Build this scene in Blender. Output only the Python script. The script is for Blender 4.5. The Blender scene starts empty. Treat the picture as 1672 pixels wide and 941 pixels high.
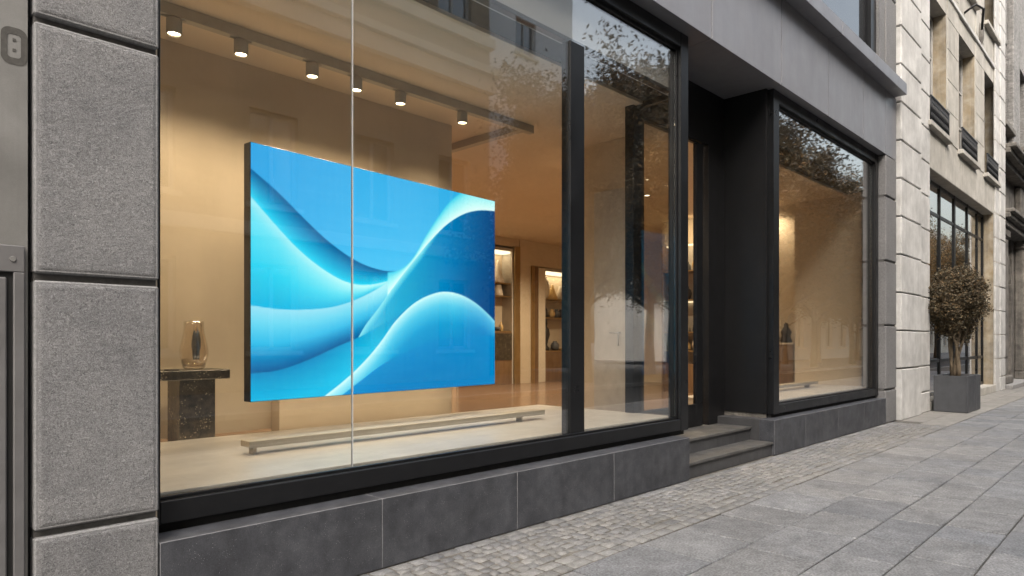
import bpy, bmesh, math, random
import numpy as np
from mathutils import Vector, Matrix

S = bpy.context.scene
COL = S.collection
R = math.radians
rnd = random.Random(7)

# ------------------------------------------------------------------ camera
cam_d = bpy.data.cameras.new('camera')
cam = bpy.data.objects.new('camera', cam_d)
COL.objects.link(cam)
cam.location = (0, 0, 1.5)
cam.rotation_euler = (R(90), 0, R(43.93 - 90))
cam_d.sensor_width = 36
cam_d.lens = 36 * 1115 / 1672
cam_d.shift_y = 87.5 / 1672
cam_d.clip_start = .05
cam_d.clip_end = 3000
S.camera = cam

# ------------------------------------------------------------------ sky, sun, exposure
W = bpy.data.worlds.new('World')
S.world = W
W.use_nodes = True
wn = W.node_tree
bg = wn.nodes['Background']
sky = wn.nodes.new('ShaderNodeTexSky')
sky.sky_type = 'NISHITA'
sky.sun_disc = False
SUN_EL, SUN_AZ = 48, 220          # azimuth: compass angle the light comes from, clockwise from +Y
sky.sun_elevation = R(SUN_EL)
sky.sun_rotation = R(SUN_AZ)
sky.air_density = 1.6
sky.dust_density = 7.0
sky.ozone_density = .6
hs = wn.nodes.new('ShaderNodeHueSaturation')        # thin overcast: nearly white sky
hs.inputs['Saturation'].default_value = .58
wn.links.new(sky.outputs[0], hs.inputs['Color'])
wn.links.new(hs.outputs[0], bg.inputs[0])
bg.inputs[1].default_value = .15
sun_d = bpy.data.lights.new('sun', 'SUN')
sun = bpy.data.objects.new('sun', sun_d)
COL.objects.link(sun)
sun_d.energy = .8
sun_d.angle = R(50)
sun_d.color = (1, .98, .955)
sun.rotation_euler = (R(90 - SUN_EL), 0, R(180 - SUN_AZ))
sun.location = (0, -5, 30)
S.view_settings.view_transform = 'Standard'
S.view_settings.look = 'None'
S.view_settings.gamma = 1
S.view_settings.use_curve_mapping = False
EXPO = 1.3
S.view_settings.exposure = EXPO
S.render.engine = 'CYCLES'
c = S.cycles
S.render.filter_size = 1.15
c.use_denoising = True
c.denoiser = 'OPENIMAGEDENOISE'
c.max_bounces = 8
c.diffuse_bounces = 4
c.glossy_bounces = 4
c.transparent_max_bounces = 16
c.sample_clamp_indirect = 4
c.caustics_reflective = False
c.caustics_refractive = False


# ------------------------------------------------------------------ material helpers
def srgb(r, g, b):
    f = lambda v: (v / 12.92 if v <= .04045 else ((v + .055) / 1.055) ** 2.4)
    return tuple(f(v / 255) for v in (r, g, b))


class NT:
    def __init__(s, name):
        s.m = bpy.data.materials.new(name)
        s.m.use_nodes = True
        s.t = s.m.node_tree
        s.t.nodes.clear()
        s.out = s.n('OutputMaterial')

    def n(s, kind, **k):
        x = s.t.nodes.new('ShaderNode' + kind)
        for a, v in k.items():
            setattr(x, a, v)
        return x

    def l(s, a, b):
        s.t.links.new(a, b)

    def math(s, op, a, b=None, clamp=False):
        x = s.n('Math', operation=op, use_clamp=clamp)
        for i, v in enumerate((a, b)):
            if v is None:
                continue
            if isinstance(v, (int, float)):
                x.inputs[i].default_value = v
            else:
                s.l(v, x.inputs[i])
        return x.outputs[0]

    def mix(s, f, a, b, mode='MIX'):
        x = s.n('Mix', data_type='RGBA', blend_type=mode)
        for i, v in ((0, f), (6, a), (7, b)):
            if isinstance(v, (int, float)):
                x.inputs[i].default_value = v
            elif isinstance(v, tuple):
                x.inputs[i].default_value = (*v[:3], 1)
            else:
                s.l(v, x.inputs[i])
        return x.outputs[2]

    def noise(s, co, scale, detail=4, rough=.55, dist=0.):
        x = s.n('TexNoise')
        s.l(co, x.inputs['Vector'])
        x.inputs['Scale'].default_value = scale
        x.inputs['Detail'].default_value = detail
        x.inputs['Roughness'].default_value = rough
        x.inputs['Distortion'].default_value = dist
        return x.outputs[0]

    def ramp(s, f, p0, p1, c0=0., c1=1.):
        x = s.n('MapRange')
        s.l(f, x.inputs[0])
        x.inputs[1].default_value = p0
        x.inputs[2].default_value = p1
        x.inputs[3].default_value = c0
        x.inputs[4].default_value = c1
        return x.outputs[0]

    def coord(s, scale=(1, 1, 1), rot=(0, 0, 0)):
        t = s.n('TexCoord')
        m = s.n('Mapping')
        m.inputs['Scale'].default_value = scale
        m.inputs['Rotation'].default_value = rot
        s.l(t.outputs['Object'], m.inputs[0])
        return m.outputs[0]


MATS = {}


def pmat(name, c1, c2=None, scale=6, rough=.6, metal=0., spec=.5, bump=0., bscale=80., bdist=.004, weather=0.,
         wscale=.8, island=0., itint=None, speck=None, stretch=(1, 1, 1), rvar=0., streak=0., bdetail=5, fine=0., coat=0.):
    """a procedural Principled surface: two-tone noise, large weathering, streaks, specks, per-stone tint, bump"""
    T = NT(name)
    b = T.n('BsdfPrincipled')
    T.l(b.outputs[0], T.out.inputs[0])
    co = T.coord(stretch)
    n1 = T.noise(co, scale, 6, .6)
    c2 = c2 or c1
    col = T.mix(T.ramp(n1, .3, .7), c1, c2)
    if fine:
        nf = T.noise(co, bscale * 1.3, 3, .6)
        col = T.mix(1., col, T.mix(T.ramp(nf, .25, .75), (1 - fine,) * 3, (1 + fine,) * 3), 'MULTIPLY')
    if weather:
        nw = T.noise(T.coord(), wscale, 5, .65, .4)
        col = T.mix(1., col, T.mix(T.ramp(nw, .3, .7), (1 - weather,) * 3, (1 + weather * .6,) * 3), 'MULTIPLY')
    if streak:
        ns = T.noise(T.coord((7, 7, .35)), 1.3, 5, .6)
        col = T.mix(1., col, T.mix(T.ramp(ns, .42, .7), (1, 1, 1), (1 - streak, 1 - streak, 1 - streak * .95)), 'MULTIPLY')
    if island:
        g = T.n('NewGeometry')
        r = g.outputs['Random Per Island']
        col = T.mix(1., col, T.mix(r, (1 - island,) * 3, (1 + island,) * 3), 'MULTIPLY')
        if itint:
            r2 = T.math('FRACT', T.math('MULTIPLY', r, 37.7))
            col = T.mix(T.ramp(r2, .35, .9), col, T.mix(1., col, itint, 'MULTIPLY'))
    if speck:
        v = T.n('TexVoronoi')
        T.l(co, v.inputs['Vector'])
        v.inputs['Scale'].default_value = speck[1]
        n2 = T.noise(co, speck[1] * .2, 2)
        f = T.math('MULTIPLY', T.math('LESS_THAN', v.outputs['Distance'], speck[2]), T.ramp(n2, .5, .62))
        col = T.mix(f, col, speck[0])
    T.l(col, b.inputs['Base Color'])
    b.inputs['Roughness'].default_value = rough
    if rvar:
        T.l(T.ramp(T.noise(T.coord(), 3.1, 5, .65), .3, .7, rough - rvar, rough + rvar), b.inputs['Roughness'])
    b.inputs['Metallic'].default_value = metal
    b.inputs['Specular IOR Level'].default_value = spec
    b.inputs['Coat Weight'].default_value = coat
    if bump:
        bp = T.n('Bump')
        bp.inputs['Strength'].default_value = bump
        bp.inputs['Distance'].default_value = bdist
        T.l(T.noise(co, bscale, bdetail, .6, .6), bp.inputs['Height'])
        T.l(bp.outputs[0], b.inputs['Normal'])
    MATS[name] = T.m
    return T.m


def glass(name, r0=.07, tint=(.97, .98, .97), power=5., rough=0., gl=(1, 1, 1)):
    """architectural pane: Schlick reflection over straight transmission"""
    T = NT(name)
    lw = T.n('LayerWeight')
    lw.inputs[0].default_value = .5
    f = T.math('POWER', lw.outputs['Facing'], power)
    f = T.math('ADD', T.math('MULTIPLY', f, 1 - r0), r0, True)
    g = T.n('BsdfGlossy')
    g.inputs['Roughness'].default_value = rough
    g.inputs['Color'].default_value = (*gl, 1)
    tr = T.n('BsdfTransparent')
    tr.inputs[0].default_value = (*tint, 1)
    if name == 'shop glass':                       # slow waviness of rolled glass
        bp = T.n('Bump')
        bp.inputs['Strength'].default_value = .02
        bp.inputs['Distance'].default_value = .02
        T.l(T.noise(T.coord(), 1.6, 2, .5), bp.inputs['Height'])
        T.l(bp.outputs[0], g.inputs['Normal'])
    mx = T.n('MixShader')
    T.l(f, mx.inputs[0])
    T.l(tr.outputs[0], mx.inputs[1])
    T.l(g.outputs[0], mx.inputs[2])
    T.l(mx.outputs[0], T.out.inputs[0])
    MATS[name] = T.m
    return T.m


def emit(name, col, strength):
    T = NT(name)
    e = T.n('Emission')
    e.inputs[0].default_value = (*col, 1)
    e.inputs[1].default_value = strength
    T.l(e.outputs[0], T.out.inputs[0])
    MATS[name] = T.m
    return T.m


# ---- materials
def granite():
    T = NT('rough granite')
    b = T.n('BsdfPrincipled')
    T.l(b.outputs[0], T.out.inputs[0])
    co = T.coord()
    n1 = T.noise(co, 92, 6, .74, 2.)
    n2 = T.noise(co, 2.2, 5, .65, .5)
    n3 = T.noise(co, 160, 3, .7)
    col = T.mix(T.ramp(n1, .33, .67), (.07, .07, .072), (.41, .408, .412))
    col = T.mix(1., col, T.mix(T.ramp(n2, .3, .7), (.82, .82, .83), (1.12, 1.11, 1.1)), 'MULTIPLY')
    col = T.mix(T.ramp(n3, .55, .75, 0, .45), col, (.07, .068, .066))
    T.l(col, b.inputs['Base Color'])
    b.inputs['Roughness'].default_value = .85
    b.inputs['Specular IOR Level'].default_value = .3
    bp = T.n('Bump')
    bp.inputs['Strength'].default_value = 1.
    bp.inputs['Distance'].default_value = .008
    h = T.math('ADD', n1, T.math('MULTIPLY', n3, .35))
    T.l(h, bp.inputs['Height'])
    T.l(bp.outputs[0], b.inputs['Normal'])
    MATS['rough granite'] = T.m


granite()
pmat('granite core', (.075, .072, .07), (.13, .125, .12), 30, .9, bump=.5)
pmat('granite margin', (.15, .15, .152), (.25, .248, .25), 70, .8, bump=.4, bscale=150, fine=.3)
pmat('smooth granite', (.14, .138, .14), (.24, .235, .235), 45, .7, bump=.4, bscale=130, weather=.2)
pmat('bluestone', (.044, .046, .054), (.078, .081, .091), 9, .5, spec=.45, bump=.25, bscale=140, bdist=.002, weather=.28, wscale=2.2,
     speck=((.30, .31, .33), 95, .14), rvar=.12, streak=.18, fine=.3)
pmat('bluestone tread', (.06, .058, .056), (.10, .098, .094), 7, .45, bump=.3, bscale=90, weather=.3, wscale=3, rvar=.1, fine=.2)
pmat('arris highlight', (.10, .10, .107), (.19, .19, .2), 30, .6)  # paler bevel colour paints a bright highlight along the slab edges
pmat('step riser', (.045, .045, .048), (.07, .07, .074), 8, .5, bump=.15, weather=.25, streak=.2)
pmat('fascia metal', (.24, .24, .26), (.275, .275, .295), 3, .42, metal=.3, spec=.5, weather=.05, wscale=1.4, rvar=.06, streak=.05, stretch=(1, 1, .4))
pmat('black metal', (.0065, .0068, .0078), (.010, .0103, .0115), 8, .34, spec=.35, weather=.2, rvar=.08, bump=.04, bscale=200)
pmat('black panel', (.006, .006, .0068), (.0085, .0085, .0095), 5, .42, spec=.35, weather=.15, rvar=.06)
pmat('shadow gap', (.008, .008, .008), None, 5, .8)
pmat('grey steel', (.20, .195, .185), (.25, .245, .235), 4, .48, metal=.25, bump=.08, bscale=220, weather=.14, wscale=2, streak=.16, rvar=.08, fine=.08)
pmat('grey cabinet steel', (.16, .155, .155), (.205, .2, .2), 5, .42, metal=.3, bump=.06, bscale=260, weather=.15, wscale=3, streak=.14, rvar=.1)
pmat('dark residue', (.05, .047, .042), (.085, .08, .073), 40, .85, bump=.3)
pmat('cobble', (.15, .147, .142), (.25, .245, .237), 14, .75, bump=.8, bscale=60, bdist=.012, island=.17, itint=(.86, .88, .93), weather=.16, fine=.25)
pmat('grout', (.07, .065, .058), (.20, .185, .16), 25, .95, bump=.6, bscale=70, weather=.3, wscale=2)
pmat('paving slab', (.155, .156, .16), (.235, .235, .237), 9, .62, bump=.8, bscale=48, bdist=.007, island=.13, itint=(.89, .91, .95), weather=.24, wscale=2.6, fine=.6, speck=((.30, .295, .285), 70, .16), rvar=.1)
pmat('beige slab', (.20, .19, .175), (.27, .258, .24), 6, .75, bump=.3, bscale=80, island=.1, weather=.14, fine=.15)
pmat('joint sand', (.05, .047, .043), (.12, .112, .1), 20, .95, bump=.4)
pmat('asphalt', (.04, .04, .042), (.07, .07, .072), 30, .85, bump=.6, bscale=160, weather=.25)
pmat('kerb stone', (.25, .245, .24), (.33, .32, .31), 20, .8, bump=.4, island=.1)
pmat('far paving', (.11, .108, .105), (.16, .157, .153), 3, .8, weather=.15)
pmat('limestone', (.50, .49, .47), (.63, .62, .60), 3.5, .8, bump=.35, bscale=70, bdist=.003, weather=.24, wscale=1.4, streak=.10, fine=.12, island=.09)
pmat('limestone wall', (.41, .385, .34), (.53, .505, .455), 3, .82, bump=.35, bscale=60, bdist=.003, weather=.25, wscale=.9, streak=.16, fine=.1)
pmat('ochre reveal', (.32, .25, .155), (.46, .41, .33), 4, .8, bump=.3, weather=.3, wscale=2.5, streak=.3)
pmat('dirty stone', (.11, .10, .09), (.26, .24, .21), 3.2, .85, bump=.9, bscale=26, bdist=.02, weather=.35, wscale=1.3, streak=.35, fine=.2)
pmat('grey rubble', (.17, .165, .16), (.34, .33, .315), 5, .85, bump=1., bscale=9, bdist=.05, weather=.3, stretch=(1, 1, 2.2), fine=.2)
pmat('wrought iron', (.005, .005, .006), None, 5, .5)
pmat('window wood', (.38, .37, .35), (.46, .45, .43), 8, .5, weather=.15)
pmat('dark glazing', (.012, .014, .017), (.03, .033, .038), 1.3, .06, spec=1., bump=.03, bscale=2.5)
pmat('tan stone', (.33, .25, .165), (.45, .36, .25), 1.6, .85, bump=.4, bscale=10, bdist=.03, weather=.2, wscale=.25, streak=.2, stretch=(.35, .35, 2.4))
pmat('pale band stone', (.52, .47, .39), (.60, .55, .47), 2, .8, weather=.12)
pmat('white render', (.76, .77, .78), (.82, .83, .84), 1, .8, weather=.06, wscale=.2)
pmat('grey render', (.42, .41, .39), (.5, .49, .47), 1, .8, weather=.1, wscale=.2)
pmat('planter metal', (.062, .064, .07), (.078, .08, .087), 6, .5, spec=.4, weather=.14, rvar=.08, streak=.12)
pmat('soil', (.04, .028, .018), (.09, .065, .04), 40, .95, bump=1., bscale=60, bdist=.02)
pmat('dry leaf', (.048, .040, .022), (.13, .105, .062), 9, .7, island=.65, itint=(1.25, .95, .7))
pmat('street leaf', (.045, .038, .018), (.12, .088, .042), .7, .6, island=.5, itint=(1.5, 1.05, .6))
pmat('bark', (.075, .055, .035), (.19, .145, .095), 14, .9, bump=1., bscale=40, bdist=.015, stretch=(1, 1, .25))
pmat('street bark', (.05, .045, .04), (.11, .10, .09), 6, .9, bump=1., bscale=20, bdist=.03, stretch=(1, 1, .3))
pmat('warm plaster', (.60, .50, .37), (.66, .555, .42), 2, .75, weather=.05, wscale=.8)
pmat('ceiling plaster', (.70, .57, .42), (.75, .62, .47), .7, .8, weather=.06, wscale=.4)
pmat('grey bulkhead', (.36, .355, .35), (.42, .415, .41), 1.2, .6, weather=.1)
pmat('cream stone', (.50, .465, .41), (.60, .56, .50), 5, .35, weather=.12, wscale=1.8, stretch=(.5, 1.6, 1), rvar=.06)
pmat('brown floor', (.17, .10, .055), (.24, .15, .09), 2.5, .2, weather=.2, stretch=(1, 3, 1))
pmat('brass', (.42, .29, .13), (.5, .35, .17), 4, .32, metal=.8)
pmat('walnut', (.15, .085, .042), (.24, .145, .075), 3, .45, stretch=(8, 8, .8), weather=.15)
pmat('bench wood', (.48, .40, .29), (.56, .47, .35), 3, .45, stretch=(.8, 8, 8), weather=.1)
pmat('bench edge', (.33, .29, .225), (.40, .36, .29), 3, .5, stretch=(.8, 8, 8))
pmat('dark marble', (.014, .012, .010), (.10, .08, .055), 22, .3, bump=.4, bscale=60, speck=((.36, .30, .2), 46, .3), weather=.3, wscale=4)
pmat('leaf dark', (.045, .052, .06), (.11, .122, .135), 18, .45)
pmat('screen body', (.008, .009, .011), None, 5, .35)
pmat('track grey', (.40, .35, .28), (.46, .41, .34), 5, .5)
pmat('lamp white', (.36, .33, .29), None, 5, .5)
pmat('ivory ceramic', (.70, .62, .50), (.75, .68, .57), 5, .35)
pmat('gold ceramic', (.55, .36, .14), (.62, .43, .2), 5, .3)
pmat('dark leather', (.02, .016, .013), (.045, .035, .028), 14, .5, bump=.2)
pmat('slate goods', (.07, .075, .085), (.12, .125, .135), 14, .5)
pmat('brushed steel', (.45, .44, .42), None, 5, .3, metal=.9)
pmat('joint mortar', (.085, .085, .09), None, 20, .8)
pmat('silicone', (.5, .5, .5), None, 5, .4)
MATS['dark glazing'].node_tree.nodes['Principled BSDF'].inputs['IOR'].default_value = 2.1
glass('shop glass', .08, (.97, .975, .965), 2.7, rough=.018)
glass('door glass', .03, (.93, .93, .92), 5)
glass('shelf glass', .06, (.92, .95, .93))
glass('house glass', .22, (.55, .58, .58), 3.)
glass('amber glass', .08, (.965, .93, .88), 1.7)
K = 2 ** -EXPO
emit('lamp glow', (1, .80, .50), 26 * K)
emit('niche glow', (1, .80, .50), 2.6 * K)
emit('added downlight glow', (1, .82, .56), 12 * K)


# ------------------------------------------------------------------ object helpers
def tag(o, label=None, cat=None, group=None, kind=None):
    if label: o['label'] = label
    if cat: o['category'] = cat
    if group: o['group'] = group
    if kind: o['kind'] = kind
    return o


def thing(name, loc, label, cat, group=None, rz=0):
    o = bpy.data.objects.new(name, None)
    o.empty_display_size = .2
    COL.objects.link(o)
    o.location = loc
    o.rotation_euler = (0, 0, rz)
    return tag(o, label, cat, group)


class MB:
    def __init__(s):
        s.b = bmesh.new()

    def box(s, x0, x1, y0, y1, z0, z1, bev=0., mi=0, seg=1, emi=None):
        t = bmesh.new()
        bmesh.ops.create_cube(t, size=1)
        for v in t.verts:
            v.co = Vector(((x0 + x1) / 2 + v.co.x * (x1 - x0), (y0 + y1) / 2 + v.co.y * (y1 - y0), (z0 + z1) / 2 + v.co.z * (z1 - z0)))
        if bev:
            bmesh.ops.bevel(t, geom=t.edges[:], offset=bev, segments=seg, affect='EDGES', profile=.5, material=-1 if emi is None else emi)
        s.add(t, None if emi is not None else mi)
        return s

    def add(s, t, mi=0):
        m = bpy.data.meshes.new('tmp')
        for f in t.faces:
            if mi is not None:
                f.material_index = mi
        t.to_mesh(m)
        t.free()
        s.b.from_mesh(m)
        bpy.data.meshes.remove(m)

    def quad(s, p, mi=0):
        f = s.b.faces.new([s.b.verts.new(q) for q in p])
        f.material_index = mi
        return s

    def lathe(s, prof, cx=0, cy=0, n=24, mi=0, sx=1, sy=1, smooth=True):
        rings = []
        for r, z in prof:
            if r < 1e-5:
                rings.append([s.b.verts.new((cx, cy, z))])
            else:
                rings.append([s.b.verts.new((cx + r * sx * math.cos(2 * math.pi * k / n), cy + r * sy * math.sin(2 * math.pi * k / n), z)) for k in range(n)])
        for a, b in zip(rings, rings[1:]):
            for k in range(n):
                k2 = (k + 1) % n
                q = [a[k % len(a)], a[k2 % len(a)], b[k2 % len(b)], b[k % len(b)]]
                q = [v for i, v in enumerate(q) if v not in q[:i]]
                if len(q) > 2:
                    f = s.b.faces.new(q)
                    f.material_index = mi
                    f.smooth = smooth
        return s

    def tube(s, pts, rads, n=8, mi=0, cap=True):
        pts = [Vector(p) for p in pts]
        if isinstance(rads, (int, float)):
            rads = [rads] * len(pts)
        rings = []
        up = Vector((.31, .2, .93)).normalized()
        for i, p in enumerate(pts):
            d = (pts[min(i + 1, len(pts) - 1)] - pts[max(i - 1, 0)]).normalized()
            a = d.cross(up)
            if a.length < .05:
                a = d.cross(Vector((1, 0, 0)))
            a.normalize()
            b = d.cross(a)
            rings.append([s.b.verts.new(p + (a * math.cos(2 * math.pi * k / n) + b * math.sin(2 * math.pi * k / n)) * rads[i]) for k in range(n)])
        for a, b in zip(rings, rings[1:]):
            for k in range(n):
                f = s.b.faces.new((a[k], a[(k + 1) % n], b[(k + 1) % n], b[k]))
                f.material_index = mi
                f.smooth = True
        if cap:
            for r_ in (rings[0][::-1], rings[-1]):
                s.b.faces.new(r_).material_index = mi
        return s

    def build(s, name, mats, parent=None, local=False):
        me = bpy.data.meshes.new(name)
        bmesh.ops.recalc_face_normals(s.b, faces=s.b.faces[:]) if not getattr(s, 'keep', False) else None
        s.b.to_mesh(me)
        s.b.free()
        for m in ([mats] if isinstance(mats, str) else mats):
            me.materials.append(MATS[m])
        o = bpy.data.objects.new(name, me)
        COL.objects.link(o)
        if parent:
            o.parent = parent
            if not local and parent.type == 'EMPTY':
                o.matrix_parent_inverse = Matrix.Translation(-parent.location)
        return o


def bx(name, m, parent, *a, bev=0., local=False, seg=1):
    return MB().box(*a, bev=bev, seg=seg).build(name, m, parent, local)


def copy_tree(o, parent=None):
    k = o.copy()
    COL.objects.link(k)
    if parent:
        k.parent = parent
    for ch in [q for q in bpy.data.objects if q.parent == o]:
        copy_tree(ch, k)
    return k


def wall_mesh(mb, x0, x1, z0, z1, y, s, depth, holes, mi=0, rmi=0):
    """a facade sheet in the XZ plane at y with real reveals of the given depth (towards y + s*depth)"""
    xs = sorted({x0, x1, *[h[0] for h in holes], *[h[1] for h in holes]})
    zs = sorted({z0, z1, *[h[2] for h in holes], *[h[3] for h in holes]})
    for a, b in zip(xs, xs[1:]):
        for p, q in zip(zs, zs[1:]):
            if any(h[0] <= a and b <= h[1] and h[2] <= p and q <= h[3] for h in holes):
                continue
            mb.quad(((a, y, p), (b, y, p), (b, y, q), (a, y, q)), mi)
    for h in holes:
        a, b, p, q = h
        d = y + s * depth
        mb.quad(((a, y, p), (a, d, p), (a, d, q), (a, y, q)), rmi)
        mb.quad(((b, y, p), (b, d, p), (b, d, q), (b, y, q)), rmi)
        mb.quad(((a, y, p), (b, y, p), (b, d, p), (a, d, p)), mi)
        mb.quad(((a, y, q), (b, y, q), (b, d, q), (a, d, q)), mi)
    return mb


# ================================================================== SETTING
g = bx('ground', 'asphalt', None, -600, 900, -700, 700, -.40, -.30)
tag(g, kind='structure')
tag(bx('road', 'asphalt', None, -60, 160, -6.0, -1.62, -.29, -.125), kind='structure')
mb = MB()
x = -60
while x < 160:
    mb.box(x, x + .99, -1.62, -1.46, -.29, -.002, bev=.012)
    mb.box(x, x + .99, -6.16, -6.0, -.29, -.002, bev=.012)
    x += 1.0
tag(mb.build('kerb', 'kerb stone'), kind='structure')
tag(bx('far_pavement', 'far paving', None, -60, 160, -14, -6.16, -.29, -.006), kind='structure')
mb = MB()
mb.box(-60, 160, -1.46, 2.835, -.29, -.018)
mb.box(40, 160, -1.455, 3.9, -.012, -.004)
mb.box(-60, -6, -1.455, 3.9, -.012, -.004)
tag(mb.build('pavement_bed', 'joint sand'), kind='structure')
mb = MB()
rows = [2.825, 2.24, 1.72, 1.33, .91, .45, .03, -.42, -.85, -1.45]
for j in range(len(rows) - 1):
    y1, y0 = rows[j], rows[j + 1]
    x = -6 + rnd.random()
    while x < 40:
        ln = rnd.choice((.42, .5, .55, .62, .7, .8)) if j < 3 else rnd.choice((.45, .55, .65, .75, .9))
        j1, j2 = rnd.uniform(.010, .017), rnd.uniform(.007, .012)
        t = bmesh.new()
        bmesh.ops.create_cube(t, size=1)
        dz = rnd.uniform(-.0035, .003)
        tx, ty = rnd.uniform(-.003, .003), rnd.uniform(-.003, .003)
        sk = rnd.uniform(-.025, .025)
        for v in t.verts:
            sx, sy, sz = v.co
            v.co = ((x + ln / 2) + sx * (ln - j1) + sk * sy, (y0 + y1) / 2 + sy * (y1 - y0 - j2), (-.05 + (0 if sz > 0 else -.0)) if sz < 0 else dz + tx * sx * 1.6 + ty * sy)
        bmesh.ops.bevel(t, geom=[e for e in t.edges if all(v.co.z > -.03 for v in e.verts)], offset=.007, segments=1, affect='EDGES')
        mb.add(t)
        x += ln
tag(mb.build('pavement', 'paving slab'), kind='structure')


# cobbled strip along the shop front
def cobble(mb, x0, x1, y0, y1, jit=.01, skew=0.):
    P = [(x0, y0), (x1, y0), (x1, y1), (x0, y1)]
    P = [(px + rnd.uniform(-jit, jit) + skew * (py - y0), py + rnd.uniform(-jit, jit)) for px, py in P]
    cx = sum(p[0] for p in P) / 4
    cy = sum(p[1] for p in P) / 4
    h = rnd.uniform(-.0025, .0025)
    rings = []
    for f, z in ((1.0, -.03), (.955, -.009 + h), (.85, h), ):
        rings.append([mb.b.verts.new((cx + (px - cx) * f, cy + (py - cy) * f, z + (rnd.uniform(-.0022, .0022) if f < .9 else 0))) for px, py in P])
    for a, b in zip(rings, rings[1:]):
        for k in range(4):
            fc = mb.b.faces.new((a[k], a[(k + 1) % 4], b[(k + 1) % 4], b[k]))
            fc.smooth = True
    cv = mb.b.verts.new((cx, cy, h + rnd.uniform(.001, .005)))
    r = rings[-1]
    for k in range(4):
        fc = mb.b.faces.new((r[k], r[(k + 1) % 4], cv))
        fc.smooth = True


CX0, CX1 = -6, 14.15
mb = MB()
ys = [2.84, 2.945, 3.05]
for j in range(2):
    x = CX0
    while x < CX1:
        w = rnd.uniform(.11, .21)
        cobble(mb, x, min(x + w - .01, CX1), ys[j], ys[j + 1] - .009, .004)
        x += w
x = CX0
while x < CX1:                                  # row against the plinth
    w = rnd.uniform(.1, .2)
    cobble(mb, x, min(x + w - .01, CX1), 3.645, 3.742, .004)
    x += w
for j in range(7):
    y0 = 3.053 + j * .0844
    x = CX0 - rnd.random() * .1
    while x < CX1 - .1:
        w = rnd.uniform(.07, .125)
        off = .02 * math.sin(x * 5.2 + 1.0)
        cobble(mb, x, x + w - .011, y0 + off + .003, y0 + .077 + off, .013, .15 * math.cos(x * 5.2 + 1))
        x += w
tag(mb.build('cobble_strip', 'cobble'), kind='structure')
tag(bx('cobble_bed', 'grout', None, -6, 14.15, 2.837, 3.80, -.29, -.0075), kind='structure')
mb = MB()
x = 14.16
while x < 40:
    w = rnd.uniform(.8, 1.3)
    mb.box(x, x + w - .008, 2.84, 3.29, -.2, -.001, bev=.004)
    mb.box(x + .3, x + .3 + w - .008, 3.297, 3.8, -.2, .0, bev=.004)
    x += w
mb.box(40, 60, 2.84, 3.9, -.2, -.001)
tag(mb.build('stone_path', 'beige slab'), kind='structure')

# ================================================================== SHOP BUILDING
YF = 3.75
shop = thing('shop_building', (8, 8, 0), 'modern dark grey shopfront with two big display windows and a recessed stepped entrance', 'shop')
JZ = [-.62, .61, 1.80, 2.99, 4.18, 5.4]


def pillar(name, x0, x1, rough=True, ztop=4.935, y=YF):
    core = bx(name, 'granite core', shop, x0 + .004, x1 - .004, y + .035, y + .42, 0, ztop)
    for a, b in zip(JZ, JZ[1:]):
        z0, z1 = max(a + .017, .0), min(b - .017, ztop)
        if z1 - z0 < .05:
            continue
        m = MB()
        if rough:
            m.box(x0, x1, y, y + .4, z0, z1, bev=.008, mi=1)
            # rock-faced field: displaced grid inside the drafted margin
            nx, nz = max(2, int((x1 - x0 - .03) / .007)), max(2, int((z1 - z0 - .03) / .007))
            rs = np.random.RandomState(int(z0 * 100 + x0 * 10) % 9999)
            h = rs.rand(nz + 1, nx + 1)
            for _ in range(1):
                h = (h + np.roll(h, 1, 0) + np.roll(h, 1, 1) + np.roll(np.roll(h, 1, 0), 1, 1)) / 4
            h2 = rs.rand(nz // 6 + 3, nx // 6 + 3)
            grid = []
            for j in range(nz + 1):
                row = []
                for i in range(nx + 1):
                    e = min(i, nx - i, j, nz - j)
                    k = min(1, e / 2)
                    d = (.0025 + .0035 * h[j, i] + .0006 * h2[j // 6, i // 6]) * k - .001 * (1 - k)
                    row.append(m.b.verts.new((x0 + .013 + (x1 - x0 - .026) * i / nx, y - d, z0 + .012 + (z1 - z0 - .024) * j / nz)))
                grid.append(row)
            for j in range(nz):
                for i in range(nx):
                    f = m.b.faces.new((grid[j][i], grid[j][i + 1], grid[j + 1][i + 1], grid[j + 1][i]))
                    f.smooth = True
            m.build('granite_block', ['rough granite', 'granite margin'], core)
        else:
            m.box(x0, x1, y, y + .4, z0, z1, bev=.012)
            m.build('granite_block', 'smooth granite', core)
    return core


pillar('rough_pillar', .735, 1.272)
pillar('smooth_pillar', 13.79, 14.44, rough=False)

# plinths, slab by slab
def plinth(xs, y1):
    core = bx('plinth', 'joint mortar', shop, xs[0] + .004, xs[-1] - .006, YF + .004, y1 - .05, 0, .457)
    for a, b in zip(xs, xs[1:]):
        MB().box(a + .0011, b - .0011, YF, y1 - .004, 0, .461, bev=.0032, emi=1).build('stone_slab', ['bluestone', 'arris highlight'], core)


plinth([1.276, 2.657, 3.954, 5.271, 6.67], 3.96)
plinth([8.87, 9.95, 11.3, 12.55, 13.785], 3.96)
bx('plinth_return', 'step riser', shop, 8.8725, 9.14, 3.957, 4.60, 0, .459, bev=.003)
bx('plinth_return', 'step riser', shop, 6.40, 6.6675, 3.957, 4.60, 0, .459, bev=.003)

# entrance steps
for nm, (y0, z0, z1) in {'a': (3.765, 0, .178), 'b': (4.065, .12, .355)}.items():
    st = bx('step', 'step riser', shop, 6.671, 8.868, y0 + .018, 4.7, z0, z1 - .032)
    bx('tread', 'bluestone tread', st, 6.672, 8.868, y0 - .006, 4.7, z1 - .0315, z1, bev=.006, seg=2)

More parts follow.
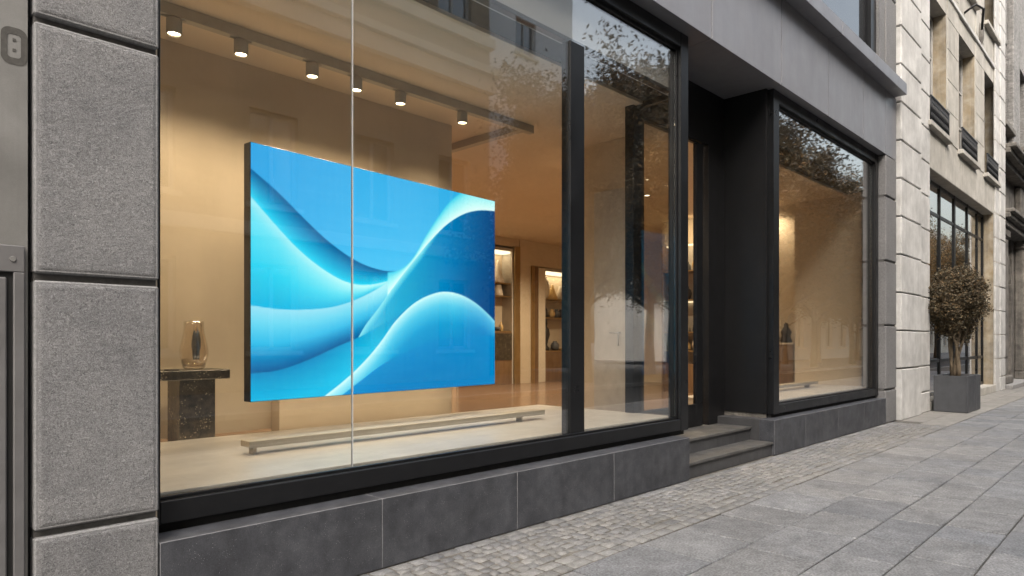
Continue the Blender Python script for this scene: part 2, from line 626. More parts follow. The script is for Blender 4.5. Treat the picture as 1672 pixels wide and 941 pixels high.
# fascia panels, soffit, cornice
fx = [-1.2, 1.1, 3.2, 5.2, 7.17, 9.11, 10.86, 12.49, 13.76, 14.44]
core = bx('fascia', 'shadow gap', shop, -1.19, 14.43, YF + .02, YF + .2, 4.96, 6.12)
for a, b in zip(fx, fx[1:]):
    bx('fascia_panel', 'fascia metal', core, a + .009, b - .009, YF, YF + .03, 4.94, 6.118, bev=.003)
core = bx('soffit', 'shadow gap', shop, -1.2, 14.43, YF + .05, 4.70, 4.952, 5.0)
for a, b in zip(fx, fx[1:]):
    bx('soffit_panel', 'black panel' if 5 < a < 9.2 and False else 'fascia metal', core, a + .004, b - .004, YF + .031, 4.68, 4.945, 4.955)
core = bx('cornice', 'fascia metal', shop, -1.2, 14.34, 3.565, YF + .25, 6.135, 6.32)
for a, b in zip(fx, fx[1:]):
    b2 = min(b, 14.345)
    bx('cornice_panel', 'fascia metal', core, a + .003, b2 - .003, 3.545, YF + .26, 6.12, 6.33, bev=.006)


# ---- display windows
def window(x0, x1, yf, post_l, post_r, mull=(), seams=(), transom=None):
    """a black framed shop window: outer frame front at yf, pane at yf+.07"""
    z0, z1 = .513, 4.944
    w = thing_part('display_window', shop)
    yg = yf + .068
    zs, zt = .635, 4.78
    fr = MB()
    fr.box(x0 + post_l, x1 - post_r, yf, yf + .15, z0, zs, bev=.004)
    fr.box(x0, x0 + post_l, yf - .003, yf + .16, z0 - .004, z1 - .002, bev=.004)
    fr.box(x1 - post_r, x1, yf - .003, yf + .16, z0 - .004, z1 - .002, bev=.004)
    fr.box(x0 + post_l, x1 - post_r, yf, yf + .15, zt, z1 - .004, bev=.004)
    gx0, gx1 = x0 + post_l, x1 - post_r
    # inner stop beads
    for (a, b, p, q) in ((gx0 - .001, gx1 + .001, zs - .002, zs + .018), (gx0, gx1, zt - .03, zt + .002)):
        fr.box(a, b, yf + .04, yf + .062, p, q, bev=.002)
    fr.box(gx1 - .022, gx1 + .001, yf + .042, yf + .064, zs + .018, zt - .03, bev=.002)
    frame = fr.build('frame', 'black metal', w)
    bx('shadow_gap', 'shadow gap', w, x0 + .02, x1 - .02, yf + .045, yf + .14, .455, z0 + .006)
    bx('head_gap', 'shadow gap', w, x0 + .03, x1 - .03, yf + .05, yf + .14, z1 - .02, 4.97)
    cuts = [gx0, *seams, gx1]
    for a, b in zip(cuts, cuts[1:]):
        bx('pane', 'shop glass', w, a + .003, b - .003, yg, yg + .012, zs - .01, zt + .01)
    for sx in seams:
        bx('silicone_seam', 'silicone', w, sx - .003, sx + .003, yg - .002, yg + .014, zs - .008, zt + .008)
    for a, b in mull:
        bx('mullion', 'black metal', w, a, b, yg - .018, yg + .09, zs + .001, 4.272, bev=.004)
    if transom:
        bx('transom', 'black metal', w, transom[0], transom[1], yg + .016, yg + .085, 4.273, 4.315, bev=.003)
    return w


def thing_part(name, parent):
    o = bpy.data.objects.new(name, None)
    COL.objects.link(o)
    o.parent = parent
    o.matrix_parent_inverse = Matrix.Translation(-parent.location)
    o.empty_display_size = .1
    return o


window(1.285, 6.93, 3.915, .05, .16, mull=((4.89, 5.10),), seams=(2.58,), transom=(1.4, 6.7))
window(9.15, 13.785, 3.88, .185, .16)

# ---- recessed entrance: door plane at y 4.56
YD = 4.56
bx('side_panel', 'black panel', shop, 9.08, 9.148, 3.95, YD + .25, .52, 4.943, bev=.003)
bx('panel_base', 'dirty stone', shop, 9.10, 9.146, 3.97, YD + .1, .4595, .518)
en = thing_part('entrance_door', shop)
fr = MB()
fr.box(6.80, 6.97, YD, YD + .12, .355, 4.943, bev=.003)          # wall-side post
fr.box(6.97, 8.02, YD, YD + .10, .356, .46, bev=.003)
fr.box(6.97, 9.078, YD, YD + .11, 4.20, 4.943, bev=.003)
fr.box(8.62, 9.079, YD - .005, YD + .115, .357, 4.2, bev=.003)
fr.build('frame', 'black panel', en)
lf = MB()
for a, b, p, q in ((6.98, 7.06, .47, 4.19), (8.335, 8.50, .36, 4.19), (7.06, 8.335, .36, .66), (7.06, 8.335, 4.17, 4.19)):
    lf.box(a, b, YD + .02, YD + .075, p, q, bev=.002)
lf.build('door_leaf', 'black metal', en)
bx('pane', 'door glass', en, 7.05, 8.34, YD + .04, YD + .05, .65, 4.18)
bx('pane', 'door glass', en, 8.52, 8.60, YD + .04, YD + .05, .37, 4.19)

# glazed return between the big window and the door
rt = thing_part('return_window', shop)
bx('pane', 'door glass', rt, 6.885, 6.897, 4.08, YD - .006, .66, 4.27)
bx('sill', 'black metal', rt, 6.86, 6.925, 4.076, YD - .003, .52, .655, bev=.003)
bx('head', 'black metal', rt, 6.86, 6.925, 4.076, YD - .003, 4.27, 4.94, bev=.003)

# ---- interior shell
FZ = .354
mb = MB()
mb.box(1.0, 14.0, 4.7, 8.6, FZ - .1, FZ)
mb.box(1.0, 16.7, 8.6, 13.4, FZ - .1, FZ - .0005)
mb.box(6.8, 9.1, YD + .115, 4.7, FZ - .1, FZ - .001)
mb.build('shop_floor', 'brown floor', shop)
mb = MB()
mb.box(1.0, 6.86, 4.47, 4.69, 4.30, 4.5)
mb.box(9.16, 14.0, 4.47, 4.69, 4.30, 4.5)
mb.box(1.0, 14.0, 4.69, 8.6, 4.3005, 4.5)
mb.box(1.0, 16.7, 8.6, 13.4, 4.301, 4.5)
mb.build('ceiling', 'ceiling plaster', shop)
mb = MB()
mb.box(1.3, 6.86, 4.12, 4.465, 4.33, 4.36)                       # dark curtain slot
mb.box(9.16, 13.9, 4.08, 4.465, 4.33, 4.36)
mb.build('ceiling_slot', 'shadow gap', shop)
mb = MB()
mb.box(1.3, 6.86, 4.072, 4.12, 4.30, 4.90)
mb.build('bulkhead', 'grey bulkhead', shop)
bx('bulkhead', 'ceiling plaster', shop, 9.34, 13.62, 4.30, 4.46, 4.50, 4.90)
mb = MB()
mb.box(1.1, 1.28, 3.8, 13.4, 0, 4.95)
mb.build('wall', 'warm plaster', shop)
mb = MB()
mb.box(13.9, 14.1, 4.04, 5.46, 0, 4.95)
mb.box(14.28, 14.4, 5.3, 8.7, 0, 4.95)
mb.build('wall', 'warm plaster', shop)
mb = MB()
mb.box(16.6, 16.75, 8.72, 13.4, 0, 4.95)
mb.box(14.42, 16.6, 8.72, 8.85, 0, 4.95)
mb.build('wall', 'warm plaster', shop)
bx('back_wall', 'warm plaster', shop, 1.0, 16.7, 13.25, 13.4, 0, 4.95)
bx('display_wall', 'warm plaster', shop, 1.281, 5.83, 6.70, 6.82, .60, 4.298)
bx('display_wall', 'warm plaster', shop, 3.36, 5.66, 6.52, 6.69, .40, 2.95)
wl = bx('partition', 'warm plaster', shop, 7.80, 7.92, 5.26, 6.15, FZ, 4.298)
bx('partition_frame', 'black metal', wl, 7.78, 7.94, 5.20, 5.258, FZ, 4.296)
pd = MB()
pd.box(7.755, 7.797, 5.30, 5.86, FZ + .01, 3.6, bev=.003)
dl = pd.build('inner_door', 'cream stone', shop)
hd = MB()
hd.tube([(7.755, 5.42, 1.62), (7.71, 5.42, 1.62), (7.71, 5.56, 1.62)], .012, 8)
hd.tube([(7.71, 5.42, 1.62), (7.71, 5.42, 1.44)], .010, 8)
hd.build('handle', 'brushed steel', dl)
# back wall recess walls between the niches
bx('niche_pier', 'warm plaster', shop, 13.62, 14.06, 12.82, 13.25, FZ, 4.298)
bx('niche_pier', 'warm plaster', shop, 16.05, 16.6, 12.82, 13.25, FZ, 4.298)
bx('niche_head', 'warm plaster', shop, 11.3, 13.61, 12.84, 13.25, 4.08, 4.297)
bx('niche_head', 'warm plaster', shop, 14.07, 16.04, 12.84, 13.25, 3.62, 4.297)
bx('back_panel', 'warm plaster', shop, 1.3, 11.28, 12.8, 13.25, FZ, 4.297)

# ---- upper storey
mb = MB()
wall_mesh(mb, -1.2, 14.44, 6.32, 11, YF + .02, 1, .3, [(1.2, 6.2, 6.6, 10), (9.3, 13.45, 6.34, 10)])
mb.quad(((-1.2, YF + .02, 11), (14.44, YF + .02, 11), (14.44, 13.4, 11), (-1.2, 13.4, 11)))
mb.quad(((-1.2, YF + .02, 4.97), (-1.2, 13.4, 4.97), (-1.2, 13.4, 11), (-1.2, YF + .02, 11)))
mb.quad(((14.44, YF + .02, 4.97), (14.44, 13.4, 4.97), (14.44, 13.4, 11), (14.44, YF + .02, 11)))
mb.quad(((-1.2, 13.41, 0), (14.44, 13.41, 0), (14.44, 13.41, 11), (-1.2, 13.41, 11)))
mb.build('upper_wall', 'smooth granite', shop)
for xa, xb in ((1.2, 6.2), (9.3, 13.45)):
    uw = thing_part('upper_window', shop)
    fr = MB()
    for a, b, p, q in ((xa, xa + .25, 6.34, 10), (xb - .30, xb, 6.34, 10), (xa + .25, xb - .3, 9.85, 10), (xa + .25, xb - .3, 6.34, 6.42)):
        fr.box(a, b, YF + .07, YF + .22, p, q, bev=.006)
    fr.box(xb - .42, xb - .3, YF + .14, YF + .2, 6.42, 9.85, bev=.004)
    fr.build('frame', 'black metal', uw)
    bx('pane', 'dark glazing', uw, xa + .25, xb - .3, YF + .17, YF + .18, 6.42, 9.85)
# granite pilaster of the upper storey
for k, (a, b) in enumerate(((6.34, 7.9), (7.93, 9.4), (9.43, 10.95))):
    bx('granite_block', 'smooth granite', shop, 13.79, 14.438, YF, YF + .1, a, b, bev=.012)

# ================================================================== NEIGHBOUR ON THE LEFT
nb = thing('steel_clad_building', (-.5, 3.8, 0), 'grey steel clad wall with a stained ring mark beside the rough granite pillar', 'building')
mb = MB()
mb.box(-3.2, .715, 3.775, 4.2, 0, 9.5)
mb.build('wall_panel', 'grey steel', nb)
bx('joint', 'shadow gap', nb, .712, .738, 3.83, 4.1, 0, 9.4)
cb = thing_part('service_door', nb)
fr = MB()
xr, zt = .70, 1.934
fr.box(-.45, xr, 3.752, 3.776, zt - .12, zt, bev=.004)
fr.box(xr - .042, xr, 3.752, 3.776, 0, zt - .12, bev=.004)
fr.box(-.45, -.38, 3.752, 3.776, 0, zt - .12, bev=.004)
fr.build('frame', 'grey cabinet steel', cb)
bx('door_panel', 'grey cabinet steel', cb, -.36, xr - .066, 3.754, 3.7745, .02, zt - .145, bev=.006)
bx('reveal', 'shadow gap', cb, -.38, xr - .042, 3.769, 3.7748, 0, zt - .12)
m = MB()
t = bmesh.new()
bmesh.ops.create_cone(t, cap_ends=True, segments=20, radius1=.013, radius2=.011, depth=.006)
bmesh.ops.rotate(t, verts=t.verts, matrix=Matrix.Rotation(R(90), 3, 'X'))
bmesh.ops.translate(t, verts=t.verts, vec=(.655, 3.7495, 1.872))
m.add(t)
m.build('rivet', 'grey steel', cb)
# residue ring left by a removed plate
m = MB()
cx, cz = .664, 2.84
def rr(w, h, r, n=8):
    P = []
    for (sx, sz, a0) in ((1, 1, 0), (-1, 1, 90), (-1, -1, 180), (1, -1, 270)):
        for k in range(n + 1):
            a = R(a0 + 90 * k / n)
            P.append((cx + sx * (w - r) + r * math.cos(a), cz + sz * (h - r) + r * math.sin(a)))
    return P
o_, i_ = rr(.050, .084, .036), rr(.025, .053, .014)
n = len(o_)
for k in range(n):
    a, b, p, q = o_[k], o_[(k + 1) % n], i_[(k + 1) % n], i_[k]
    m.quad(((a[0], 3.7735, a[1]), (b[0], 3.7735, b[1]), (p[0], 3.7735, p[1]), (q[0], 3.7735, q[1])))
for dz in (.028, -.018):
    m.box(cx - .006, cx + .006, 3.7725, 3.7745, cz + dz - .006, cz + dz + .006)
m.build('ring_stain', 'dark residue', nb)

# ================================================================== LIMESTONE BUILDING
lb = thing('limestone_building', (20.5, 6, 0), 'beige limestone town house with rusticated corner and gridded shopfront', 'building')
LW = 3.79
holes = [(16.93, 24.6, .22, 5.3)]
wins = [(16.9, 18.65), (20.0, 21.9), (23.25, 25.0)]
for a, b in wins:
    holes += [(a, b, 6.25, 9.2), (a, b, 10.55, 13.2)]
mb = MB()
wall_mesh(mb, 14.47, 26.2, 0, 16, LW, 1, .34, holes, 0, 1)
mb.quad(((14.47, LW, 11.01), (14.47, 13.4, 11.01), (14.47, 13.4, 16), (14.47, LW, 16)))
mb.quad(((26.2, LW, 0), (26.2, 13.4, 0), (26.2, 13.4, 16), (26.2, LW, 16)))
mb.quad(((14.47, LW, 16), (26.2, LW, 16), (26.2, 13.4, 16), (14.47, 13.4, 16)))
mb.quad(((14.47, 13.42, 0), (26.2, 13.42, 0), (26.2, 13.42, 16), (14.47, 13.42, 16)))
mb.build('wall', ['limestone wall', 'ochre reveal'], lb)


def quoin(name, x0, x1, xm, ya, yb, ztop):
    core = bx(name, 'limestone wall', lb, x0 + .01, x1 - .01, yb + .03, LW - .001, 0, ztop)
    k = 0
    z = 0
    while z < ztop:
        z1 = .985 if k == 0 else z + .725
        g = .013
        bx('quoin_block', 'limestone', core, x0, xm - .004, ya, LW - .002, z + (g if k else 0), z1 - g, bev=.013)
        if x1 > xm:
            zz = .45 if k == 0 else 0
            if k == 0:
                bx('quoin_block', 'limestone', core, xm + .002, x1, yb, LW - .003, 0, .42, bev=.016)
            bx('quoin_block', 'limestone', core, xm + .002, x1, yb, LW - .003, z + (.45 if k == 0 else g), z1 - g, bev=.011)
        z = z1
        k += 1
    return core


quoin('corner_pier', 14.462, 16.9, 15.94, 3.67, 3.735, 15.5)
quoin('end_pier', 24.62, 26.15, 25.3, 3.735, 3.71, 15.5)
# ashlar joints of the first floor wall: thin proud ashlar courses
for (a, b) in ((18.75, 19.9), (22.0, 23.15)):
    for k in range(8):
        bx('ashlar', 'limestone wall', lb, a, b, LW - .014, LW + .01, 6.25 + k * .725 + .006, 6.25 + (k + 1) * .725 - .006, bev=.005)
for k, (a, b) in enumerate(((16.92, 18.5), (18.51, 20.1), (20.11, 21.7), (21.71, 23.3), (23.31, 24.61))):
    bx('ashlar', 'limestone wall', lb, a, b, LW - .012, LW + .01, 5.31, 6.08, bev=.005)
bx('string_course', 'limestone', lb, 16.9, 24.62, LW - .05, LW, 9.62, 9.72, bev=.01)
for i, (a, b) in enumerate(wins):
    for z0, z1 in ((6.25, 9.2), (10.55, 13.2)):
        w = thing_part('window', lb)
        fr = MB()
        y = LW + .27
        for p, q, s, t_ in ((a, a + .09, z0, z1), (b - .09, b, z0, z1), (a, b, z0, z0 + .1), (a, b, z1 - .09, z1), ((a + b) / 2 - .04, (a + b) / 2 + .04, z0 + .1, z1 - .09)):
            fr.box(p, q, y, y + .06, s, t_, bev=.004)
        for zz in (.33, .66):
            fr.box(a + .09, b - .09, y + .012, y + .05, z0 + (z1 - z0) * zz - .02, z0 + (z1 - z0) * zz + .02)
        fr.build('frame', 'window wood', w)
        bx('pane', 'dark glazing', w, a + .05, b - .05, y + .03, y + .036, z0 + .05, z1 - .05)
        bx('sill', 'limestone wall', w, a - .14, b + .14, LW - .12, LW + .2, z0 - .1, z0 + .012, bev=.012)
        if z0 < 7:
            rl = MB()
            yr = LW - .06
            rl.box(a + .02, b - .02, yr - .02, yr + .02, z0 + .56, z0 + .6, bev=.004)
            rl.box(a + .02, b - .02, yr - .012, yr + .012, z0 + .06, z0 + .085)
            rl.box(a + .02, b - .02, yr - .012, yr + .012, z0 + .45, z0 + .47)
            nb_ = 14
            for k in range(nb_ + 1):
                xx = a + .03 + (b - a - .06) * k / nb_
                rl.tube([(xx, yr, z0 + .06), (xx, yr, z0 + .57)], .016, 6)
                if k < nb_:
                    dx = (b - a - .06) / nb_
                    rl.tube([(xx + dx * (.5 + .36 * math.cos(u)), yr, z0 + .25 + .13 * math.sin(u)) for u in [2 * math.pi * j / 10 for j in range(11)]], .012, 5)
            rl.build('railing', 'wrought iron', w)
# medallion between the windows and a lamp bracket
m = MB()
m.lathe([(0, 0), (.10, .01), (.17, .05), (.2, .09), (.19, .12), (.22, .14)], 0, 0, 18)
for v in m.b.verts:
    v.co = Vector((22.57 + v.co.x, LW - .1 + v.co.z, 9.98 + v.co.y * 1.7))
m.build('medallion', 'dirty stone', lb)
m = MB()
m.tube([(20.6, LW, 9.9), (20.62, LW - .25, 10.05), (20.8, LW - .38, 9.95), (21.1, LW - .3, 9.55)], .03, 8)
m.build('bracket', 'wrought iron', lb)
# shopfront glazing
sf = thing_part('shopfront', lb)
fr = MB()
y = LW + .24
for xx in (16.93, 17.72, 19.2, 20.75, 22.35, 23.7, 24.53):
    fr.box(xx, xx + (.09 if xx != 20.75 else .14), y, y + .08, .22, 5.3, bev=.004)
for zz in (.22, 1.0, 4.5, 5.22):
    fr.box(16.95, 24.6, y + .01, y + .07, zz, zz + .08, bev=.004)
fr.build('frame', 'black metal', sf)
for a, b in ((17.02, 17.72), (17.81, 19.2), (19.29, 20.75), (20.89, 22.35), (22.44, 23.7), (23.79, 24.53)):
    bx('pane', 'house glass', sf, a, b, y + .03, y + .042, .3, 5.22)
bx('sill', 'limestone wall', lb, 17.0, 24.61, LW - .06, LW + .25, 0, .2195, bev=.01)
mb = MB()
mb.box(16.8, 24.8, 7.0, 7.1, 0, 5.6)
mb.box(16.7, 16.8, 4.2, 7.1, 0, 5.6)
mb.box(24.8, 24.9, 4.2, 7.1, 0, 5.6)
mb.box(16.8, 24.8, 4.2, 7.0, 5.4, 5.6)
mb.box(16.8, 24.8, 4.14, 7.0, 0, .2)
mb.build('shop_interior', 'walnut', lb)
for xx in (18.6, 22.6):
    ld = bpy.data.lights.new('ceiling_lamp', 'AREA')
    ld.shape = 'RECTANGLE'
    ld.size, ld.size_y = 2.6, .5
    ld.energy = 150
    ld.color = (1, .74, .42)
    o = bpy.data.objects.new('ceiling_lamp', ld)
    COL.objects.link(o)
    o.parent = lb
    o.matrix_parent_inverse = Matrix.Translation(-lb.location)
    o.location = (xx, 5.6, 5.3)
    o.rotation_euler = (R(25), 0, 0)
# lit shelving inside the far shop
for k in range(5):
    xx = 17.0 + k * 1.55
    u = MB()
    for zz in (.9, 1.7, 2.5, 3.3, 4.1):
        u.box(xx, xx + 1.3, 6.2, 6.8, zz, zz + .05)
    u.box(xx, xx + .05, 6.2, 6.8, .2, 4.6)
    u.box(xx + 1.25, xx + 1.3, 6.2, 6.8, .2, 4.6)
    u.build('shelf_frame', 'bench wood', lb)
    bx('light_strip', 'niche glow', lb, xx + .15, xx + 1.15, 6.5, 6.6, 4.5, 4.56)
    bx('light_strip', 'niche glow', lb, xx + .15, xx + 1.15, 6.70, 6.76, 2.42, 2.48)

# ================================================================== DARK STONE BUILDING BEYOND
db = thing('weathered_stone_building', (32, 7, 0), 'weathered dark stone building with columns and heavy cornices at the end of the pavement', 'building')
m = MB()
wall_mesh(m, 26.3, 46, 0, 7.7, 4.15, 1, .5, [(28.05, 30.6, .25, 5.4), (33, 35.6, .25, 5.4), (38, 40.6, .25, 5.4)])
m.build('wall', 'dirty stone', db)
m = MB()
wall_mesh(m, 26.3, 46, 7.7, 20, 4.35, 1, .5, [(29.3, 31.0, 9.3, 12.5), (34, 35.8, 9.3, 12.5)])
m.quad(((26.3, 4.35, 7.7), (26.3, 14, 7.7), (26.3, 14, 20), (26.3, 4.35, 20)))
m.build('upper_wall', 'grey rubble', db)
for a in (26.42, 31.1, 36.1):
    cl = bx('column', 'dirty stone', db, a, a + 1.35, 3.86, 4.15, .4, 4.9, bev=.04)
    bx('base', 'dirty stone', cl, a - .12, a + 1.5, 3.74, 4.149, .13, .4, bev=.03)
    bx('panel', 'dirty stone', cl, a + .25, a + 1.1, 3.82, 3.87, 1.0, 4.3, bev=.02)
    bx('capital', 'dirty stone', cl, a - .06, a + 1.42, 3.8, 4.148, 4.9, 5.2, bev=.05)
    bx('pilaster', 'grey rubble', db, a, a + 1.2, 4.16, 4.36, 7.9, 18, bev=.03)
    bx('pilaster', 'dirty stone', db, a + .05, a + 1.1, 3.95, 4.151, 5.75, 7.2, bev=.03)
for z0, z1, p in ((5.2, 5.42, .42), (5.42, 5.58, .55), (5.58, 5.7, .66), (7.25, 7.45, .35), (7.45, 7.62, .55), (7.62, 7.75, .7)):
    bx('cornice', 'dirty stone', db, 26.3, 46, 4.15 - p, 4.3, z0 + .002, z1, bev=.02)
for a in (28.05, 33, 38):
    w = thing_part('doorway', db)
    bx('pane', 'dark glazing', w, a, a + 2.55, 4.5, 4.52, .25, 5.4)
    m = MB()
    m.tube([(a + .05 + 1.22 - 1.22 * math.cos(u), 4.3, 3.6 + 1.25 * math.sin(u)) for u in [math.pi * k / 14 for k in range(15)]], .13, 8)
    m.box(a, a + .16, 4.16, 4.5, .25, 3.6)
    m.box(a + 2.39, a + 2.55, 4.16, 4.5, .25, 3.6)
    m.build('arch', 'dirty stone', w)
for a, b in ((29.3, 31.0), (34, 35.8)):
    w = thing_part('window', db)
    bx('pane', 'dark glazing', w, a, b, 4.7, 4.72, 9.3, 12.5)
    bx('sill', 'dirty stone', w, a - .2, b + .2, 4.1, 4.5, 9.1, 9.3, bev=.02)
bx('step', 'kerb stone', db, 26.3, 46, 3.55, 4.2, 0, .13, bev=.01)

# ================================================================== PLANTER AND POTTED TREE
PX0, PX1, PY0, PY1, PH = 16.86, 18.15, 3.03, 3.66, .775
pl = thing('planter', ((PX0 + PX1) / 2, (PY0 + PY1) / 2, 0), 'square anthracite metal planter holding the brown round tree on the pavement', 'planter')
xm = PX0 + .70
for a, b in ((PX0, xm - .014), (xm + .014, PX1)):
    m = MB()
    th = .035
    m.box(a, b, PY0, PY0 + th, .012, PH, bev=.004)
    m.box(a, b, PY1 - th, PY1, .012, PH, bev=.004)
    m.box(a, a + th, PY0 + th, PY1 - th, .012, PH - .0005, bev=.003)
    m.box(b - th, b, PY0 + th, PY1 - th, .012, PH - .0005, bev=.003)
    m.box(a + .02, b - .02, PY0 + .02, PY1 - .02, 0, .02)
    m.build('tub', 'planter metal', pl)
m = MB()
nx, ny = 40, 22
gr = [[m.b.verts.new((PX0 + .036 + (PX1 - PX0 - .072) * i / nx, PY0 + .036 + (PY1 - PY0 - .072) * j / ny, PH - .05 + rnd.uniform(-.015, .02))) for i in range(nx + 1)] for j in range(ny + 1)]
for j in range(ny):
    for i in range(nx):
        m.b.faces.new((gr[j][i], gr[j][i + 1], gr[j + 1][i + 1], gr[j + 1][i]))
m.build('soil', 'soil', pl)

TX, TY = 17.33, 3.36
tr = thing('potted_tree', (TX, TY, PH - .05), 'small round topped tree with dry brown leaves and several twisted stems in the planter', 'tree')
m = MB()
rt_ = random.Random(5)
tips = []
for k in range(6):
    a = 2 * math.pi * k / 6 + rt_.uniform(-.3, .3)
    r0, r1 = rt_.uniform(.03, .09), rt_.uniform(.12, .34)
    pts, rad = [], []
    for j in range(9):
        f = j / 8
        tw = a + f * 1.6 * (1 if k % 2 else -1)
        rr_ = r0 + (r1 - r0) * f ** 1.6
        pts.append((TX + rr_ * math.cos(tw) + rt_.uniform(-.012, .012), TY + rr_ * math.sin(tw) + rt_.uniform(-.012, .012), PH - .06 + 1.35 * f))
        rad.append(.036 - .018 * f)
    m.tube(pts, rad, 8)
    e = Vector(pts[-1])
    for q in range(5):
        d = Vector((rt_.gauss(0, .7), rt_.gauss(0, .7), rt_.uniform(.2, 1))).normalized()
        st = Vector(pts[5 + q % 4])
        p2 = st + d * .28 + Vector((0, 0, .1))
        p3 = p2 + d * .25 + Vector((rt_.uniform(-.1, .1), rt_.uniform(-.1, .1), .12))
        m.tube([st, p2, p3], [.014, .009, .004], 5, cap=False)
m.build('trunk', 'bark', tr)


def leaves(mb, centres, n, size, rs, spread, flat=.7, env=None):
    """n small folded leaves scattered round the clump centres"""
    k = 0
    while k < n:
        c_ = centres[rs.randint(len(centres))]
        p = Vector(c_[:3]) + Vector(rs.normal(0, spread * c_[3], 3))
        if env and not env(p):
            continue
        k += 1
        d = Vector(rs.normal(0, 1, 3)).normalized()
        u = d.orthogonal().normalized()
        u.rotate(Matrix.Rotation(rs.uniform(0, 6.28), 3, d))
        w = d.cross(u)
        s = size * rs.uniform(.6, 1.35)
        b0 = mb.b.verts.new(p - u * s)
        t0 = mb.b.verts.new(p + u * s)
        l0 = mb.b.verts.new(p + w * s * .45 + d * s * .22)
        r0 = mb.b.verts.new(p - w * s * .45 + d * s * .22)
        mb.b.faces.new((b0, l0, t0, r0))
    mb.keep = True


rs = np.random.RandomState(3)
cz_ = 2.37
cl = []
for k in range(180):
    v = Vector(rs.normal(0, 1, 3)).normalized() * rs.uniform(.42, 1.0) ** .5
    z = v.z
    r = 1.0 if z > -.2 else 1 + (z + .2) * .45
    lump = 1 + .07 * math.sin(5 * math.atan2(v.y, v.x) + 3 * z)
    cl.append((TX + v.x * .63 * r * lump, TY + v.y * .58 * r * lump, cz_ + z * .74 - (.14 if v.x > .3 and z < 0 else 0) , 1))
m = MB()
leaves(m, cl, 30000, .028, rs, .066)
m.build('crown', 'dry leaf', tr)
# twigs poking through
# ================================================================== SHOP INTERIOR THINGS
pf = thing('display_platform', (4.1, 5, FZ), 'low cream stone display platform behind the large shop window', 'platform')
bx('plinth_body', 'cream stone', pf, 1.29, 6.84, 4.09, 6.08, FZ, .63)
bx('top_slab', 'cream stone', pf, 1.285, 6.845, 4.07, 6.10, .6305, .655, bev=.003)
p2 = thing('display_platform', (11.5, 4.7, FZ), 'cream stone window ledge behind the narrower display window by the entrance', 'platform')
bx('plinth_body', 'cream stone', p2, 9.36, 13.6, 4.10, 5.40, FZ, .63)
bx('top_slab', 'cream stone', p2, 9.355, 13.89, 4.06, 5.42, .6305, .655, bev=.003)


def bench(x0, x1, y0, y1, z0, label):
    b = thing('bench', ((x0 + x1) / 2, (y0 + y1) / 2, z0), label, 'bench')
    bx('seat', 'bench wood', b, x0, x1, y0 + .004, y1, z0 + .058, z0 + .104, bev=.003)
    bx('edge_band', 'bench edge', b, x0 - .001, x1 + .001, y0 - .002, y0 + .0035, z0 + .054, z0 + .102, bev=.001)
    for a in (x0 + .04, x1 - .35):
        bx('leg', 'bench edge', b, a, a + .03, y0 + .03, y1 - .05, z0, z0 + .057, bev=.002)


bench(2.29, 5.60, 4.90, 5.05, .655, 'long low wooden bench plank on the platform under the blue screen')
bench(10.9, 13.2, 4.75, 4.92, .655, 'shorter low wooden plank on the window ledge right of the entrance')

# unseen strip added behind the platform to brighten the wall and panel
ws = thing('fill_strip', (3.6, 6.14, FZ), 'added unseen long slim warm light strip in the slot between the platform and the rear display wall', 'light strip')
bx('housing', 'track grey', ws, 1.35, 5.8, 6.11, 6.17, FZ, .575)
bx('diffuser', 'niche glow', ws, 1.37, 5.78, 6.115, 6.165, .5755, .58)
for xx in (1.9, 3.0, 4.1, 5.2):
    ld = bpy.data.lights.new('fill_strip_lamp', 'AREA')
    ld.shape = 'RECTANGLE'
    ld.size, ld.size_y = 1.08, .04
    ld.energy = .95
    ld.color = (1, .79, .53)
    lo_ = bpy.data.objects.new('fill_strip_lamp', ld)
    COL.objects.link(lo_)
    lo_.parent = ws
    lo_.location = (xx - 3.6, .02, .585 - FZ)
    lo_.rotation_euler = (R(180 - 22), 0, 0)
# pedestal, vase, leaf ornament, coaster
pe = thing('pedestal_table', (2.41, 6.28, FZ), 'dark speckled marble pedestal table with a square top beside the screen', 'table')
bx('top', 'dark marble', pe, 2.07, 2.684, 6.13, 6.62, 1.166, 1.249, bev=.004)
m = MB()
m.box(2.258, 2.567, 6.17, 6.45, FZ, 1.165, bev=.004)
m.build('leg', 'dark marble', pe)
vx, vy, vz = 2.43, 6.30, 1.2495
vs = thing('glass_vase', (vx, vy, vz), 'amber tinted clear glass vase on the dark marble pedestal', 'vase')
prof = [(0, .004), (.075, .004), (.090, .02), (.108, .07), (.122, .125), (.124, .16), (.116, .215), (.101, .28), (.089, .34), (.084, .39), (.085, .432),
        (.080, .432), (.079, .39), (.084, .34), (.096, .28), (.111, .215), (.118, .16), (.116, .125), (.10, .07), (.08, .03), (0, .026)]
MB().lathe(prof, 0, 0, 40).build('glass_body', 'amber glass', vs, local=True)
lo = thing('leaf_ornament', (vx + .02, vy, vz + .03), 'dark folded leaf ornament with a golden tip inside the glass vase', 'ornament')
m = MB()
for k in range(4):
    a0 = k * 1.5
    pts = [(.02 * math.cos(a0 + f * 2), .02 * math.sin(a0 + f * 2), .06 + .26 * f) for f in [j / 10 for j in range(11)]]
    m.tube(pts, [.004 + .026 * math.sin(math.pi * min(1, .06 + f * .94)) ** .9 * .62 for f in [j / 10 for j in range(11)]], 8)
m.build('leaf', 'leaf dark', lo, local=True)
m = MB()
m.lathe([(0, .31), (.012, .325), (.009, .35), (0, .375)], 0, 0, 10)
m.build('tip', 'gold ceramic', lo, local=True)
m = MB()
m.lathe([(0, -.004), (.06, -.004), (.05, .02), (.012, .035), (.01, .07)], 0, 0, 16)
m.build('base', 'amber glass', lo, local=True)
m = MB()
m.lathe([(0, 0), (.06, 0), (.062, .004), (.058, .009), (0, .009)], 0, 0, 28)
